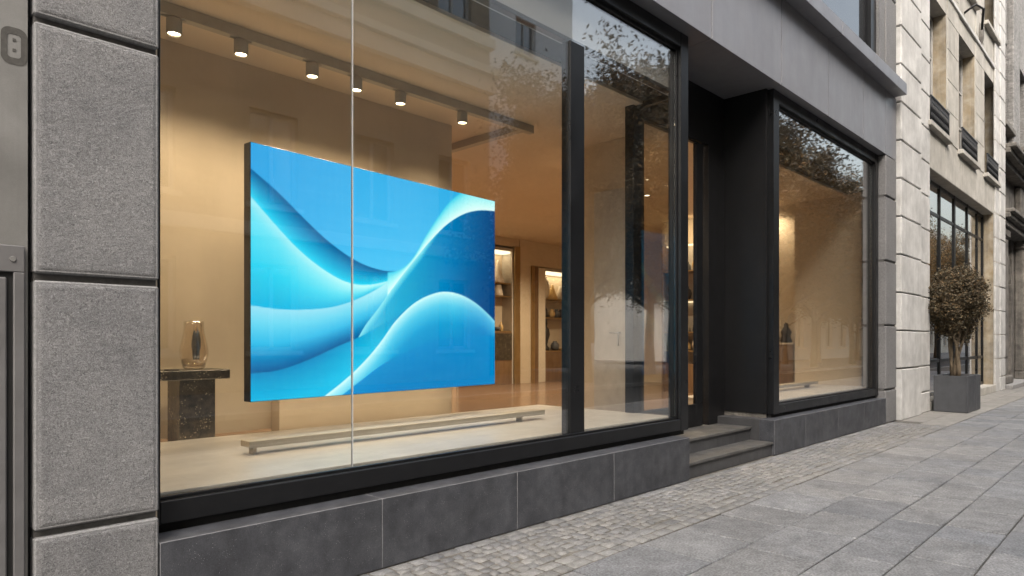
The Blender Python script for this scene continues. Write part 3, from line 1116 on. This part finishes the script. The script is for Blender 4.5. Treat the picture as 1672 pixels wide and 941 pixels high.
co_ = m.build('coaster', 'dark leather', None)
co_.location = (2.22, 6.24, 1.2495)
tag(co_, 'small round black coaster on the marble pedestal top', 'coaster')

# ---- the large screen
SW, SH, SD = 3.23, 2.245, .105
sc = thing('display_screen', (2.67, 5.70, .978), 'large thin screen showing abstract blue flowing waves in the shop window', 'screen', rz=R(4.7))


def lerp(a, b, t):
    t = np.clip(t, 0, 1)[..., None]
    return np.asarray(a) * (1 - t) + np.asarray(b) * t


def stops(t, *st):
    o = np.zeros(t.shape + (3,))
    ks = [s[0] for s in st]
    for ch in range(3):
        o[..., ch] = np.interp(t, ks, [s[1][ch] for s in st])
    return o


# outlines of the waves in panel coordinates
def homog(src, dst):
    A, b_ = [], []
    for (x, y), (u, v) in zip(src, dst):
        A += [[x, y, 1, 0, 0, 0, -u * x, -u * y], [0, 0, 0, x, y, 1, -v * x, -v * y]]
        b_ += [u, v]
    h = np.linalg.solve(np.array(A, float), np.array(b_, float))
    return np.append(h, 1).reshape(3, 3)


HM = homog([(40, 26), (875, 225), (874, 849), (33, 915)], [(0, 0), (1, 0), (1, 1), (0, 1)])


def curve(*pts):
    P = np.array([[x, y, 1] for x, y in pts], float) @ HM.T
    P = P[:, :2] / P[:, 2:]
    o = np.argsort(P[:, 0])
    return P[o, 0], P[o, 1]


def smoothc(U, cv):
    """monotone cubic through the outline points"""
    x, y = cv
    h = np.diff(x)
    d = np.diff(y) / h
    mm = np.concatenate([[d[0]], (d[:-1] + d[1:]) / 2, [d[-1]]])
    i = np.clip(np.searchsorted(x, U) - 1, 0, len(h) - 1)
    t = (np.clip(U, x[0], x[-1]) - x[i]) / h[i]
    return y[i] * (2 * t ** 3 - 3 * t ** 2 + 1) + h[i] * mm[i] * (t ** 3 - 2 * t ** 2 + t) + y[i + 1] * (-2 * t ** 3 + 3 * t ** 2) + h[i] * mm[i + 1] * (t ** 3 - t ** 2)


C1 = curve((36, 113), (130, 195), (220, 285), (300, 360), (400, 430), (480, 460), (525, 465), (600, 462))
C2 = curve((36, 208), (120, 305), (200, 390), (280, 455), (360, 500), (430, 512), (500, 500), (560, 478), (620, 430))
C3 = curve((34, 583), (120, 595), (230, 597), (330, 585), (420, 552), (500, 508), (560, 470), (620, 420))
C4 = curve((32, 818), (120, 808), (220, 775), (330, 725), (420, 685), (500, 640), (560, 602), (620, 570))
R1 = curve((500, 470), (540, 462), (575, 440), (600, 410), (640, 340), (690, 265), (720, 228), (760, 194), (800, 165))
R2 = curve((405, 692), (430, 650), (470, 598), (520, 528), (560, 475), (600, 425), (650, 365), (710, 305), (770, 268), (820, 256), (877, 258))
C5 = curve((280, 900), (350, 845), (420, 780), (480, 710), (530, 640), (590, 580), (640, 550), (700, 534), (760, 545), (810, 573), (850, 608), (877, 636))
C6 = curve((330, 905), (420, 835), (480, 790), (560, 745), (650, 708), (750, 686), (830, 681), (877, 688))
NU, NV = 330, 230
U, V = np.meshgrid(np.linspace(0, 1, NU), np.linspace(0, 1, NV))
q = lambda cv: smoothc(U, cv)
rgb = lambda *k: k
IM = stops(V / .62, (0, (58, 168, 232)), (.5, (72, 184, 243)), (1, (88, 208, 255)))
IM = lerp(IM, (40, 140, 215), np.clip(.35 - U * .9, 0, .4))
IM = IM * .75 + .25 * stops(U, (0, (60, 150, 225)), (.6, (70, 180, 245)), (.8, (30, 170, 235)), (1, (20, 140, 220)))


def paint(mask_d, col, aa=.0035):
    global IM
    a = np.clip(mask_d / aa + .5, 0, 1)[..., None]
    IM = IM * (1 - a) + col * a


c1, c2, c3, c4, r1, r2, c5, c6 = [q(k) for k in (C1, C2, C3, C4, R1, R2, C5, C6)]
u1, u_r1, u_r2, u_c5, u_c6 = C1[0][-1], R1[0][0], R2[0][0], C5[0][0], C6[0][0]
cut = lambda d, lim, sgn=1: np.minimum(d, (U - lim) * sgn)
f = (V - c1) / np.maximum(c2 - c1, .02)
paint(cut(V - c1, u1, -1), stops(f, (0, (4, 92, 152)), (.35, (12, 134, 192)), (1, (38, 205, 246))))
f = (V - c2) / np.maximum(c3 - c2, .03)
B = stops(f, (0, (168, 226, 245)), (.18, (110, 216, 244)), (.6, (48, 200, 240)), (1, (30, 176, 228)))
B = lerp(B, (205, 244, 252), np.clip(1 - np.abs(U - .38) / .3, 0, 1) * np.clip(1 - f * .9, 0, 1))
paint(cut(V - c2, C2[0][-1], -1), B)
f = (V - c3) / np.maximum(c4 - c3, .03)
Cc = stops(f, (0, (158, 216, 245)), (.25, (112, 206, 242)), (.55, (60, 182, 234)), (.85, (8, 118, 182)), (1, (2, 88, 152)))
Cc = lerp(Cc, (196, 240, 252), np.clip(1 - np.abs(U - .47) / .16, 0, 1) * np.clip(1 - f * 2.2, 0, 1) * .8)
paint(cut(V - c3, C3[0][-1], -1), Cc)
# bright ribbon and the deep blue hill right of it
f = (V - r1) / np.maximum(r2 - r1, .02)
Rb = stops(f, (0, (66, 200, 240)), (.3, (140, 228, 248)), (.75, (205, 244, 252)), (1, (238, 252, 255)))
paint(cut(np.minimum(V - r1, r2 - V + .006), u_r1 + .008), Rb, .006)
g_ = (V - r2)
H = stops(U, (.42, (66, 180, 226)), (.56, (6, 158, 210)), (.74, (0, 124, 190)), (.9, (2, 88, 150)), (1, (3, 66, 126)))
H = lerp(H, (3, 62, 130), np.clip(g_ * 1.1 - .28, 0, .8) * np.clip((U - .68) * 4, 0, 1))
H = lerp((150, 226, 246), H, np.clip(g_ / .05 + np.clip((U - .62) * 9, 0, 1), 0, 1))
paint(cut(np.minimum(V - r2, 2), u_r2), H, .004)
f = V - c4
D = stops(f, (0, (8, 134, 196)), (.05, (6, 156, 212)), (.14, (22, 182, 232)), (.3, (22, 158, 216)))
D = lerp(D, (40, 200, 240), np.clip(1 - np.abs(U - .42) / .2, 0, 1) * .5)
paint(cut(V - c4, C4[0][-1], -1), D)
f = V - c5
Eh = stops(f, (0, (228, 248, 254)), (.018, (176, 230, 250)), (.07, (86, 196, 238)), (.16, (16, 152, 214)), (.3, (4, 132, 202)))
Er = stops(f, (0, (150, 214, 244)), (.03, (84, 178, 230)), (.12, (20, 132, 204)), (.25, (0, 110, 186)))
paint(cut(V - c5, u_c5), lerp(Eh, Er, (U - .78) / .16), .004)
f = V - c6
Ff = stops(f, (0, (8, 138, 208)), (.12, (0, 126, 198)), (.3, (0, 118, 188)))
Ff = lerp(Ff, (0, 132, 204), (U - .5) * 1.2)
paint(cut(V - c6, u_c6), Ff, .004)
# faint glow along the ribbon's crossing
IM = np.clip(IM * np.array([.95, 1.025, .985]), 0, 255) / 255
LIN = np.where(IM <= .04045, IM / 12.92, ((IM + .055) / 1.055) ** 2.4)
me = bpy.data.meshes.new('picture')
co2 = np.zeros((NU * NV, 3))
co2[:, 0] = (.004 + U * (SW - .008)).ravel()
co2[:, 1] = -.0015
co2[:, 2] = (.004 + (1 - V) * (SH - .008)).ravel()
ii = np.arange(NU * NV).reshape(NV, NU)
fc = np.stack([ii[1:, :-1], ii[1:, 1:], ii[:-1, 1:], ii[:-1, :-1]], -1).reshape(-1, 4)
me.from_pydata(co2.tolist(), [], fc.tolist())
at = me.color_attributes.new('picture', 'FLOAT_COLOR', 'POINT')
at.data.foreach_set('color', np.concatenate([LIN.reshape(-1, 3), np.ones((NU * NV, 1))], 1).ravel().astype(np.float32))
T = NT('lit picture')
e = T.n('Emission')
a_ = T.n('Attribute', attribute_name='picture')
T.l(a_.outputs['Color'], e.inputs[0])
e.inputs[1].default_value = 1.35 * K
T.l(e.outputs[0], T.out.inputs[0])
MATS['lit picture'] = T.m
me.materials.append(T.m)
po = bpy.data.objects.new('picture', me)
COL.objects.link(po)
po.parent = sc
m = MB()
m.box(0, SW, 0, SD, 0, SH, bev=.003)
m.build('housing', 'screen body', sc, local=True)
m = MB()
m.box(.8, 1.4, SD, SD + .16, .6, 1.6)
m.build('wall_mount', 'screen body', sc, local=True)

# ---- ceiling track and spotlights
tk = thing('ceiling_track', (4, 5.98, 4.30), 'grey lighting track on the shop ceiling above the blue screen', 'light track')
bx('rail', 'track grey', tk, 1.29, 6.58, 5.94, 6.02, 4.20, 4.299, bev=.003)
bx('side_rail', 'track grey', tk, 6.36, 6.46, 6.032, 7.4, 4.205, 4.299, bev=.003)
names = ['half hidden behind the black window post', 'first whole one right of the black window post', 'third along the track', 'just before the glass seam', 'just past the glass seam', 'last on the track, towards the black mullion']
sx_ = [2.147, 2.716, 3.42, 3.917, 4.472, 5.367]
for k, x in enumerate(sx_):
    o = thing('track_spotlight', (x, 5.98, 4.20), f'white cylinder spotlight under the ceiling track, {names[k]}', 'spotlight', 'spotlights along the ceiling track')
    m = MB()
    m.lathe([(0, -.012), (.058, -.012), (.061, -.018), (.061, -.135), (.058, -.140), (.053, -.140), (.051, -.118), (0, -.118)], 0, 0, 28)
    m.build('body', 'lamp white', o, local=True)
    m = MB()
    m.box(-.045, .09, -.018, .018, -.012, -.0005, bev=.002)
    m.tube([(-.1, 0, -.006), (-.04, 0, -.006)], .006, 6)
    m.build('adapter', 'track grey', o, local=True)
    m = MB()
    m.lathe([(0, -.124), (.03, -.125), (.050, -.127)], 0, 0, 24)
    m.build('lens', 'lamp glow', o, local=True)
    ld = bpy.data.lights.new('spot_lamp', 'SPOT')
    ld.energy = 34
    ld.color = (1, .79, .53)
    ld.spot_size = R(123)
    ld.spot_blend = 1
    ld.shadow_soft_size = .06
    lo_ = bpy.data.objects.new('spot_lamp', ld)
    COL.objects.link(lo_)
    lo_.parent = o
    lo_.location = (0, 0, -.16)
    lo_.rotation_euler = (R(4), 0, 0)

# ---- ceiling downlights added to light the shop, mostly out of view
dls = [(2.6, 4.6, 12, 'over the front of the display platform'), (5.75, 4.6, 14, 'over the platform end near the black mullion'), (8.4, 6.4, 70, 'inside behind the entrance door'),
       (11.2, 7.2, 70, 'behind the narrower display window'), (4.6, 9.6, 85, 'over the brown floor behind the screen'), (9.2, 11.0, 80, 'before the lit wall niches'), (13.2, 10.6, 90, 'before the right wall niche'), (9.45, 4.6, 14, 'over the window ledge right of the entrance'), (14.02, 5.95, 16, 'over the wooden side cabinet with the dark sculptures')]
for x, y, e_, w in dls:
    o = thing('added_downlight', (x, y, 4.30), f'added small round recessed ceiling downlight {w}', 'downlight', 'added recessed downlights in the shop ceiling')
    m = MB()
    m.lathe([(.055, -.001), (.075, -.001), (.078, -.006), (.056, -.010), (.052, -.003)], 0, 0, 24)
    m.build('trim_ring', 'lamp white', o, local=True)
    m = MB()
    m.lathe([(0, -.003), (.051, -.003)], 0, 0, 20)
    m.build('lens', 'added downlight glow', o, local=True)
    ld = bpy.data.lights.new('added_downlight_lamp', 'SPOT')
    ld.energy = e_ * (4.4 if e_ > 40 else 2.9)
    ld.color = (1, .79, .53)
    ld.spot_size = R(140)
    ld.spot_blend = .9
    ld.shadow_soft_size = .08
    lo_ = bpy.data.objects.new('added_downlight_lamp', ld)
    COL.objects.link(lo_)
    lo_.parent = o
    lo_.location = (0, 0, -.03)


# ---- wall niches with shelves
def niche(x0, x1, boards, cab, label, zlight, dark_panel=None):
    n_ = thing('display_shelf', ((x0 + x1) / 2, 13.0, FZ), label, 'shelf unit')
    y0, y1 = 12.88, 13.24
    for a in (x0, x1 - .05):
        bx('side_panel', 'cream stone', n_, a, a + .05, 12.84, y1, FZ, zlight + .14, bev=.003)
    bx('back_panel', 'warm plaster', n_, x0 + .051, x1 - .051, y1 - .02, y1, FZ, zlight + .14)
    for z in boards:
        bx('shelf_board', 'brass', n_, x0 + .051, x1 - .051, y0, y1 - .021, z - .03, z, bev=.002)
    bx('cabinet', 'walnut', n_, x0 + .051, x1 - .051, 12.845, y1 - .021, FZ, cab - .031, bev=.003)
    if dark_panel:
        bx('dark_drawer', 'dark marble', n_, x0 + .052, x1 - .052, 12.835, 12.844, dark_panel[0], dark_panel[1], bev=.002)
    bx('light_panel', 'niche glow', n_, x0 + .06, x1 - .06, 12.9, y1 - .03, zlight, zlight + .06)
    bx('top', 'cream stone', n_, x0 + .051, x1 - .051, y0 - .03, y1 - .021, zlight + .061, zlight + .14)
    ld = bpy.data.lights.new('niche_lamp', 'AREA')
    ld.shape = 'RECTANGLE'
    ld.size, ld.size_y = x1 - x0 - .2, .25
    ld.energy = 2.2
    ld.color = (1, .78, .5)
    lo_ = bpy.data.objects.new('niche_lamp', ld)
    COL.objects.link(lo_)
    lo_.parent = n_
    lo_.location = (0, .05, zlight - .03 - FZ)


niche(11.35, 13.38, [1.79, 2.73, 3.08], 1.79, 'lit shelf niche with a black drawer front, half hidden behind the screen', 3.88, (1.0, 1.72))
niche(14.66, 16.04, [1.24, 2.2, 2.74], 1.24, 'lit shelf niche with a wooden cabinet beside the black mullion', 3.46)
bp = thing('brass_post', (13.5, 12.8, FZ), 'slim brass framed post beside the niche with the black drawer', 'post')
bx('post', 'brass', bp, 13.39, 13.60, 12.78, 13.2, FZ, 4.08, bev=.004)
bp = thing('brass_post', (14.2, 12.8, FZ), 'dark brass door jamb left of the niche with the wooden cabinet', 'post')
bx('jamb', 'brass', bp, 14.07, 14.20, 12.78, 13.2, FZ, 3.60, bev=.004)
bx('jamb', 'walnut', bp, 14.205, 14.36, 12.80, 13.2, FZ, 3.60, bev=.004)
bx('light_edge', 'ivory ceramic', bp, 14.37, 14.64, 12.79, 13.2, FZ, 3.58, bev=.004)


def goods(name, x, y, z, prof, mt, label, cat, n=18, sx=1, sy=1, group=None):
    o = MB().lathe(prof, 0, 0, n, sx=sx, sy=sy).build(name, mt)
    o.location = (x, y, z + .001)
    tag(o, label, cat, group)
    return o


cone = [(0, 0), (.17, 0), (.18, .03), (.12, .2), (.07, .42), (.035, .58), (0, .62)]
vasep = [(0, 0), (.08, 0), (.13, .1), (.15, .25), (.12, .38), (.06, .45), (.075, .5), (0, .49)]
bottle = [(0, 0), (.05, 0), (.055, .02), (.055, .18), (.02, .24), (.02, .3), (0, .3)]
bag = [(0, 0), (.17, 0), (.18, .06), (.16, .24), (.10, .32), (.085, .40), (.06, .40), (.07, .33), (0, .30)]
shade = [(0, 0), (.16, 0), (.165, .02), (.11, .31), (0, .31)]
figure = [(0, 0), (.12, 0), (.13, .08), (.07, .16), (.10, .3), (.15, .46), (.12, .62), (.06, .7), (.08, .78), (.06, .9), (0, .93)]
yn = 13.03
goods('cone_lamp', 12.98, yn, 3.08, cone, 'ivory ceramic', 'tall pale cone ornament on the top shelf of the left niche', 'ornament')
goods('lamp_shade', 12.95, yn, 2.73 - .0, [(r, z * .95) for r, z in shade], 'ivory ceramic', 'pale lampshade shaped ornament on the second shelf of the left niche', 'ornament')
goods('bottle', 12.70, yn, 1.79, bottle, 'dark leather', 'short dark bottle on the counter of the left niche, nearest the screen', 'bottle')
goods('bowl', 12.90, yn - .04, 1.79, [(0, 0), (.05, 0), (.12, .1), (.115, .1), (.04, .015), (0, .015)], 'slate goods', 'small grey bowl on the counter of the left niche', 'bowl')
goods('flask', 13.10, yn, 1.79, [(r * 1.1, z * .8) for r, z in bottle], 'gold ceramic', 'gold flask on the counter of the left niche', 'flask')
goods('vase', 14.87, yn, 2.74, [(r * 1.1, z * 1.3) for r, z in vasep], 'ivory ceramic', 'tall white vase on the upper shelf of the right niche', 'vase')
goods('gold_cone', 15.22, yn, 2.74, [(r * .95, z * .72) for r, z in cone], 'gold ceramic', 'gold pointed ornament on the upper shelf of the right niche', 'ornament')
goods('handbag', 15.62, yn, 2.74, bag, 'ivory ceramic', 'white handbag on the upper shelf of the right niche', 'bag', 20, 1, .5)
goods('dark_purse', 14.86, yn, 2.2, [(r * .8, z * .9) for r, z in bag], 'dark leather', 'black purse on the middle shelf of the right niche', 'bag', 20, 1, .5)
for k, (dx, mt, nm) in enumerate(((15.2, 'gold ceramic', 'gold'), (15.42, 'slate goods', 'grey'), (15.62, 'dark leather', 'black'))):
    goods('small_jar', dx, yn, 2.2, [(r * .7, z * .5) for r, z in vasep], mt, f'small {nm} jar on the middle shelf of the right niche', 'jar')
goods('dark_figure', 14.9, yn, 1.24, figure, 'dark leather', 'tall dark figure ornament standing on the wooden cabinet of the right niche', 'ornament')
goods('round_pot', 15.35, yn, 1.24, [(r * .9, z * .55) for r, z in vasep], 'slate goods', 'dark round pot on the wooden cabinet of the right niche', 'pot')
goods('flat_dish', 15.62, yn, 1.24, [(0, 0), (.06, 0), (.14, .06), (.13, .06), (0, .02)], 'brass', 'flat brass dish on the wooden cabinet of the right niche', 'dish')

# shelving seen through the entrance door
sd = thing('display_shelf', (13.9, 7.7, FZ), 'tall lit shelving with glass boards seen through the entrance door', 'shelf unit')
for a in (7.05, 8.40):
    bx('side_panel', 'walnut', sd, 13.75, 14.27, a, a + .05, FZ, 3.7, bev=.003)
bx('back_panel', 'cream stone', sd, 14.24, 14.275, 7.101, 8.399, FZ, 3.7)
for z in (1.3, 1.72, 2.45, 3.1):
    bx('shelf_board', 'brass', sd, 13.77, 14.235, 7.101, 8.399, z - .025, z, bev=.002)
bx('cabinet', 'walnut', sd, 13.78, 14.235, 7.102, 8.398, FZ, 1.0, bev=.003)
bx('light_strip', 'niche glow', sd, 13.8, 13.86, 7.15, 8.35, 3.66, 3.69)
bx('light_strip', 'niche glow', sd, 14.18, 14.22, 7.15, 8.35, 2.405, 2.42)
ld = bpy.data.lights.new('shelf_lamp', 'AREA')
ld.size = .9
ld.energy = 13
ld.color = (1, .76, .46)
lo_ = bpy.data.objects.new('shelf_lamp', ld)
COL.objects.link(lo_)
lo_.parent = sd
lo_.location = (-.55, 0, 3.75)
lo_.rotation_euler = (0, R(-35), 0)
k = 0
kinds = ['bottle', 'vase', 'jar']
for z, zn in ((1.3, 'lowest'), (1.72, 'second'), (2.45, 'third'), (3.1, 'top')):
    for y, yn_ in ((7.35, 'window end'), (7.68, 'middle'), (7.95, 'far middle'), (8.2, 'inner end')):
        mt, mn = [('dark leather', 'black'), ('slate goods', 'grey'), ('gold ceramic', 'gold'), ('ivory ceramic', 'ivory')][(k * 7 + k // 4) % 4]
        pr, nm = [(bottle, 'bottle'), ([(r * .8, z_ * .6) for r, z_ in vasep], 'vase'), ([(r * .6, z_ * .55) for r, z_ in bag], 'pouch')][k % 3]
        goods(nm, 14.0, y, z, pr, mt, f'{mn} {nm} at the {yn_} of the {zn} board of the shelving behind the door', nm)
        k += 1

# cabinet and dark sculpture beside the narrower window
cbn = thing('side_cabinet', (14.1, 5.75, FZ), 'warm wooden side cabinet behind the wall edge in the narrower window', 'cabinet')
bx('body', 'walnut', cbn, 13.86, 14.27, 5.48, 6.3, FZ + .06, 1.44, bev=.004)
bx('top', 'bench wood', cbn, 13.84, 14.275, 5.47, 6.32, 1.441, 1.475, bev=.004)
bx('foot', 'black metal', cbn, 13.9, 14.25, 5.52, 6.26, FZ, FZ + .058)
goods('dark_sculpture', 14.02, 5.68, 1.475, [(0, 0), (.13, 0), (.14, .05), (.10, .14), (.13, .22), (.08, .3), (.05, .33), (.06, .38), (0, .42)], 'dark leather', 'dark rounded sculpture on the wooden side cabinet', 'sculpture', 14, 1, .8)
goods('slate_sculpture', 14.06, 5.95, 1.475, [(0, 0), (.11, 0), (.13, .1), (.10, .22), (.05, .3), (0, .31)], 'slate goods', 'grey squat sculpture on the wooden side cabinet', 'sculpture', 14, 1, .8)

# ================================================================== ACROSS THE STREET (seen mirrored in the windows)
def facade(name, label, x0, x1, y, h, wall, holes, depth=12, band=(), frame='window wood', bandmat='pale band stone'):
    o = thing(name, ((x0 + x1) / 2, y - depth / 2, 0), label, 'building')
    m_ = MB()
    wall_mesh(m_, x0, x1, 0, h, y, -1, .3, holes)
    for q_ in (((x0, y, 0), (x0, y - depth, 0), (x0, y - depth, h), (x0, y, h)), ((x1, y, 0), (x1, y - depth, 0), (x1, y - depth, h), (x1, y, h)),
               ((x0, y, h), (x1, y, h), (x1, y - depth, h), (x0, y - depth, h)), ((x0, y - depth, 0), (x1, y - depth, 0), (x1, y - depth, h), (x0, y - depth, h))):
        m_.quad(q_)
    m_.build('wall', wall, o)
    for a, b, p, r_ in holes:
        w = thing_part('window', o)
        f_ = MB()
        for s, t_, u_, v_ in ((a, a + .11, p, r_), (b - .11, b, p, r_), (a, b, p, p + .12), (a, b, r_ - .11, r_), ((a + b) / 2 - .05, (a + b) / 2 + .05, p, r_)):
            f_.box(s, t_, y - .26, y - .18, u_, v_)
        f_.build('frame', frame, w)
        bx('pane', 'dark glazing', w, a, b, y - .25, y - .24, p, r_)
        bx('sill', bandmat, w, a - .12, b + .12, y - .2, y + .14, p - .14, p - .005)
    for z0, z1, pr in band:
        bx('band', bandmat, o, x0 - pr * .5, x1 + pr * .5, y - .1, y + pr, z0, z1, bev=.02)
    return o


def grid(x0, x1, n, w, rows_, skip=()):
    st = (x1 - x0) / n
    return [(x0 + st * (i + .5) - w / 2, x0 + st * (i + .5) + w / 2, a, b) for i in range(n) for a, b in rows_]


facade('tan_stone_building', 'tan stone building with pale horizontal bands opposite the shop', -14, 19.4, -12, 21, 'tan stone',
       grid(-14, 19.4, 9, 1.7, [(14.1, 17.0), (18.0, 20.2)]) + grid(-14, 19.4, 9, 1.6, [(1.2, 3.9), (5.7, 8.6), (9.0, 11.0)][:2]),
       band=((11.55, 12.15, .28), (12.15, 12.45, .5), (13.35, 13.75, .22), (4.7, 5.1, .2)))
facade('white_building', 'white rendered corner building with a few plain windows opposite the shop', 20.5, 31.0, -17, 26.0, 'white render',
       [(26.2, 27.8, a, a + 1.9) for a in (2.0, 5.8, 9.6, 13.3, 16.9, 21)] + [(22.6, 24.2, a, a + 1.9) for a in (2.0, 5.8, 9.6, 13.3)])
wb = [o for o in bpy.data.objects if o.name == 'white_building'][0]
bx('ground_floor', 'dirty stone', wb, 20.45, 31.05, -17.2, -16.85, 0, 4.6, bev=.02)
facade('grey_building', 'pale grey building with regular windows further down the street', 45, 72, -14, 17, 'grey render',
       grid(45, 72, 8, 1.6, [(1, 3.6), (5, 7.6), (8.8, 11.2), (12.4, 14.8)]), band=((4.1, 4.5, .2), (15.6, 16.2, .4)))
facade('distant_block', 'long dull stone block closing the side street behind the white corner building', 20, 62, -42, 13, 'dirty stone',
       grid(20, 62, 12, 1.6, [(1, 3.6), (5, 7.6), (9, 11.2)]), band=((4.1, 4.5, .2), (12.2, 12.8, .4)))
facade('cream_building', 'cream stone building closing the far street side', 74, 110, -14, 16, 'pale band stone',
       grid(74, 110, 10, 1.6, [(1, 3.6), (5, 7.6), (8.8, 11.2)]), band=((4.1, 4.5, .2), (14.6, 15.2, .4)))


def street_tree(seed, h, rad, n):
    r_ = np.random.RandomState(seed)
    q_ = random.Random(seed)
    o = thing('street_tree', (0, 0, 0), 'street tree', 'tree')
    m_ = MB()
    th = h * .2
    m_.tube([(0, 0, -.02), (.03, 0, th * .5), (0, .04, th), (.05, 0, h * .6), (0, 0, h * .8)], [.22, .17, .15, .10, .04], 10)
    cs = []
    for k_ in range(22):
        a = k_ * 2.4
        z0 = th + (h * .5) * (k_ / 22)
        ln = rad * (1 - .45 * k_ / 22) * q_.uniform(.8, 1.1)
        p = [Vector((0, 0, z0))]
        for j_ in range(1, 5):
            p.append(Vector((math.cos(a + .1 * j_) * ln * j_ / 4, math.sin(a + .1 * j_) * ln * j_ / 4, z0 + h * .2 * (j_ / 4) ** .8 + q_.uniform(-.15, .15))))
        m_.tube(p, [.075, .06, .045, .028, .012], 6, cap=False)
        for j_ in (2, 3, 4):
            for _ in range(4):
                c0 = p[j_] + Vector((q_.gauss(0, .55), q_.gauss(0, .55), q_.gauss(.15, .5)))
                cs.append((*c0, q_.uniform(.7, 1.2)))
                m_.tube([p[j_], (p[j_] + c0) / 2 + Vector((0, 0, .1)), c0], [.018, .012, .006], 4, cap=False)
    m_.build('trunk', 'street bark', o, local=True)
    m_ = MB()
    leaves(m_, cs, n, .078, r_, .34)
    m_.build('crown', 'street leaf', o, local=True)
    return o


t1 = street_tree(11, 11.8, 3.9, 52000)
t2 = street_tree(12, 11.0, 3.7, 46000)
spots_ = [(20.2, -7.6, 0, 1.02), (25.2, -7.0, 1, 1.28), (30.2, -7.3, 0, 1.22), (35.9, -7.2, 1, 1.15), (41.5, -7.3, 0, 1.02), (48, -7.2, 1, 1.05), (55, -7.3, 0, 1.0), (63, -7.2, 1, 1.0), (72, -7.3, 0, 1.0), (32.3, -10.2, 1, 1.0), (38.6, -10.6, 0, .95), (44.8, -10.3, 1, .98), (51.5, -10.6, 0, 1.0), (59, -10.2, 1, .95), (67, -10.5, 0, 1.0), (27.6, -9.6, 0, 1.25), (23.0, -10.2, 1, 1.12)]
wh = ['in front of the tan building corner', 'before the white corner building', 'before the far end of the white building', 'between the white and the grey building', 'just short of the grey building', 'first before the grey building', 'second before the grey building', 'last before the grey building', 'by the gap to the cream building'] + [f'in the second row, {q_} from the white building' for q_ in ('first', 'second', 'third', 'fourth', 'fifth', 'sixth')] + ['in the second row right before the white corner building', 'in the second row beside the tan building']
used = set()
for (x, y, k, s), w in zip(spots_, wh):
    src = (t1, t2)[k]
    o = src if k not in used else copy_tree(src)
    used.add(k)
    o.location = (x, y, -.006)
    o.rotation_euler = (0, 0, rnd.uniform(0, 6))
    o.scale = (s, s, s)
    o['label'] = f'street tree across the road {w}'
    o['group'] = 'street trees across the road'
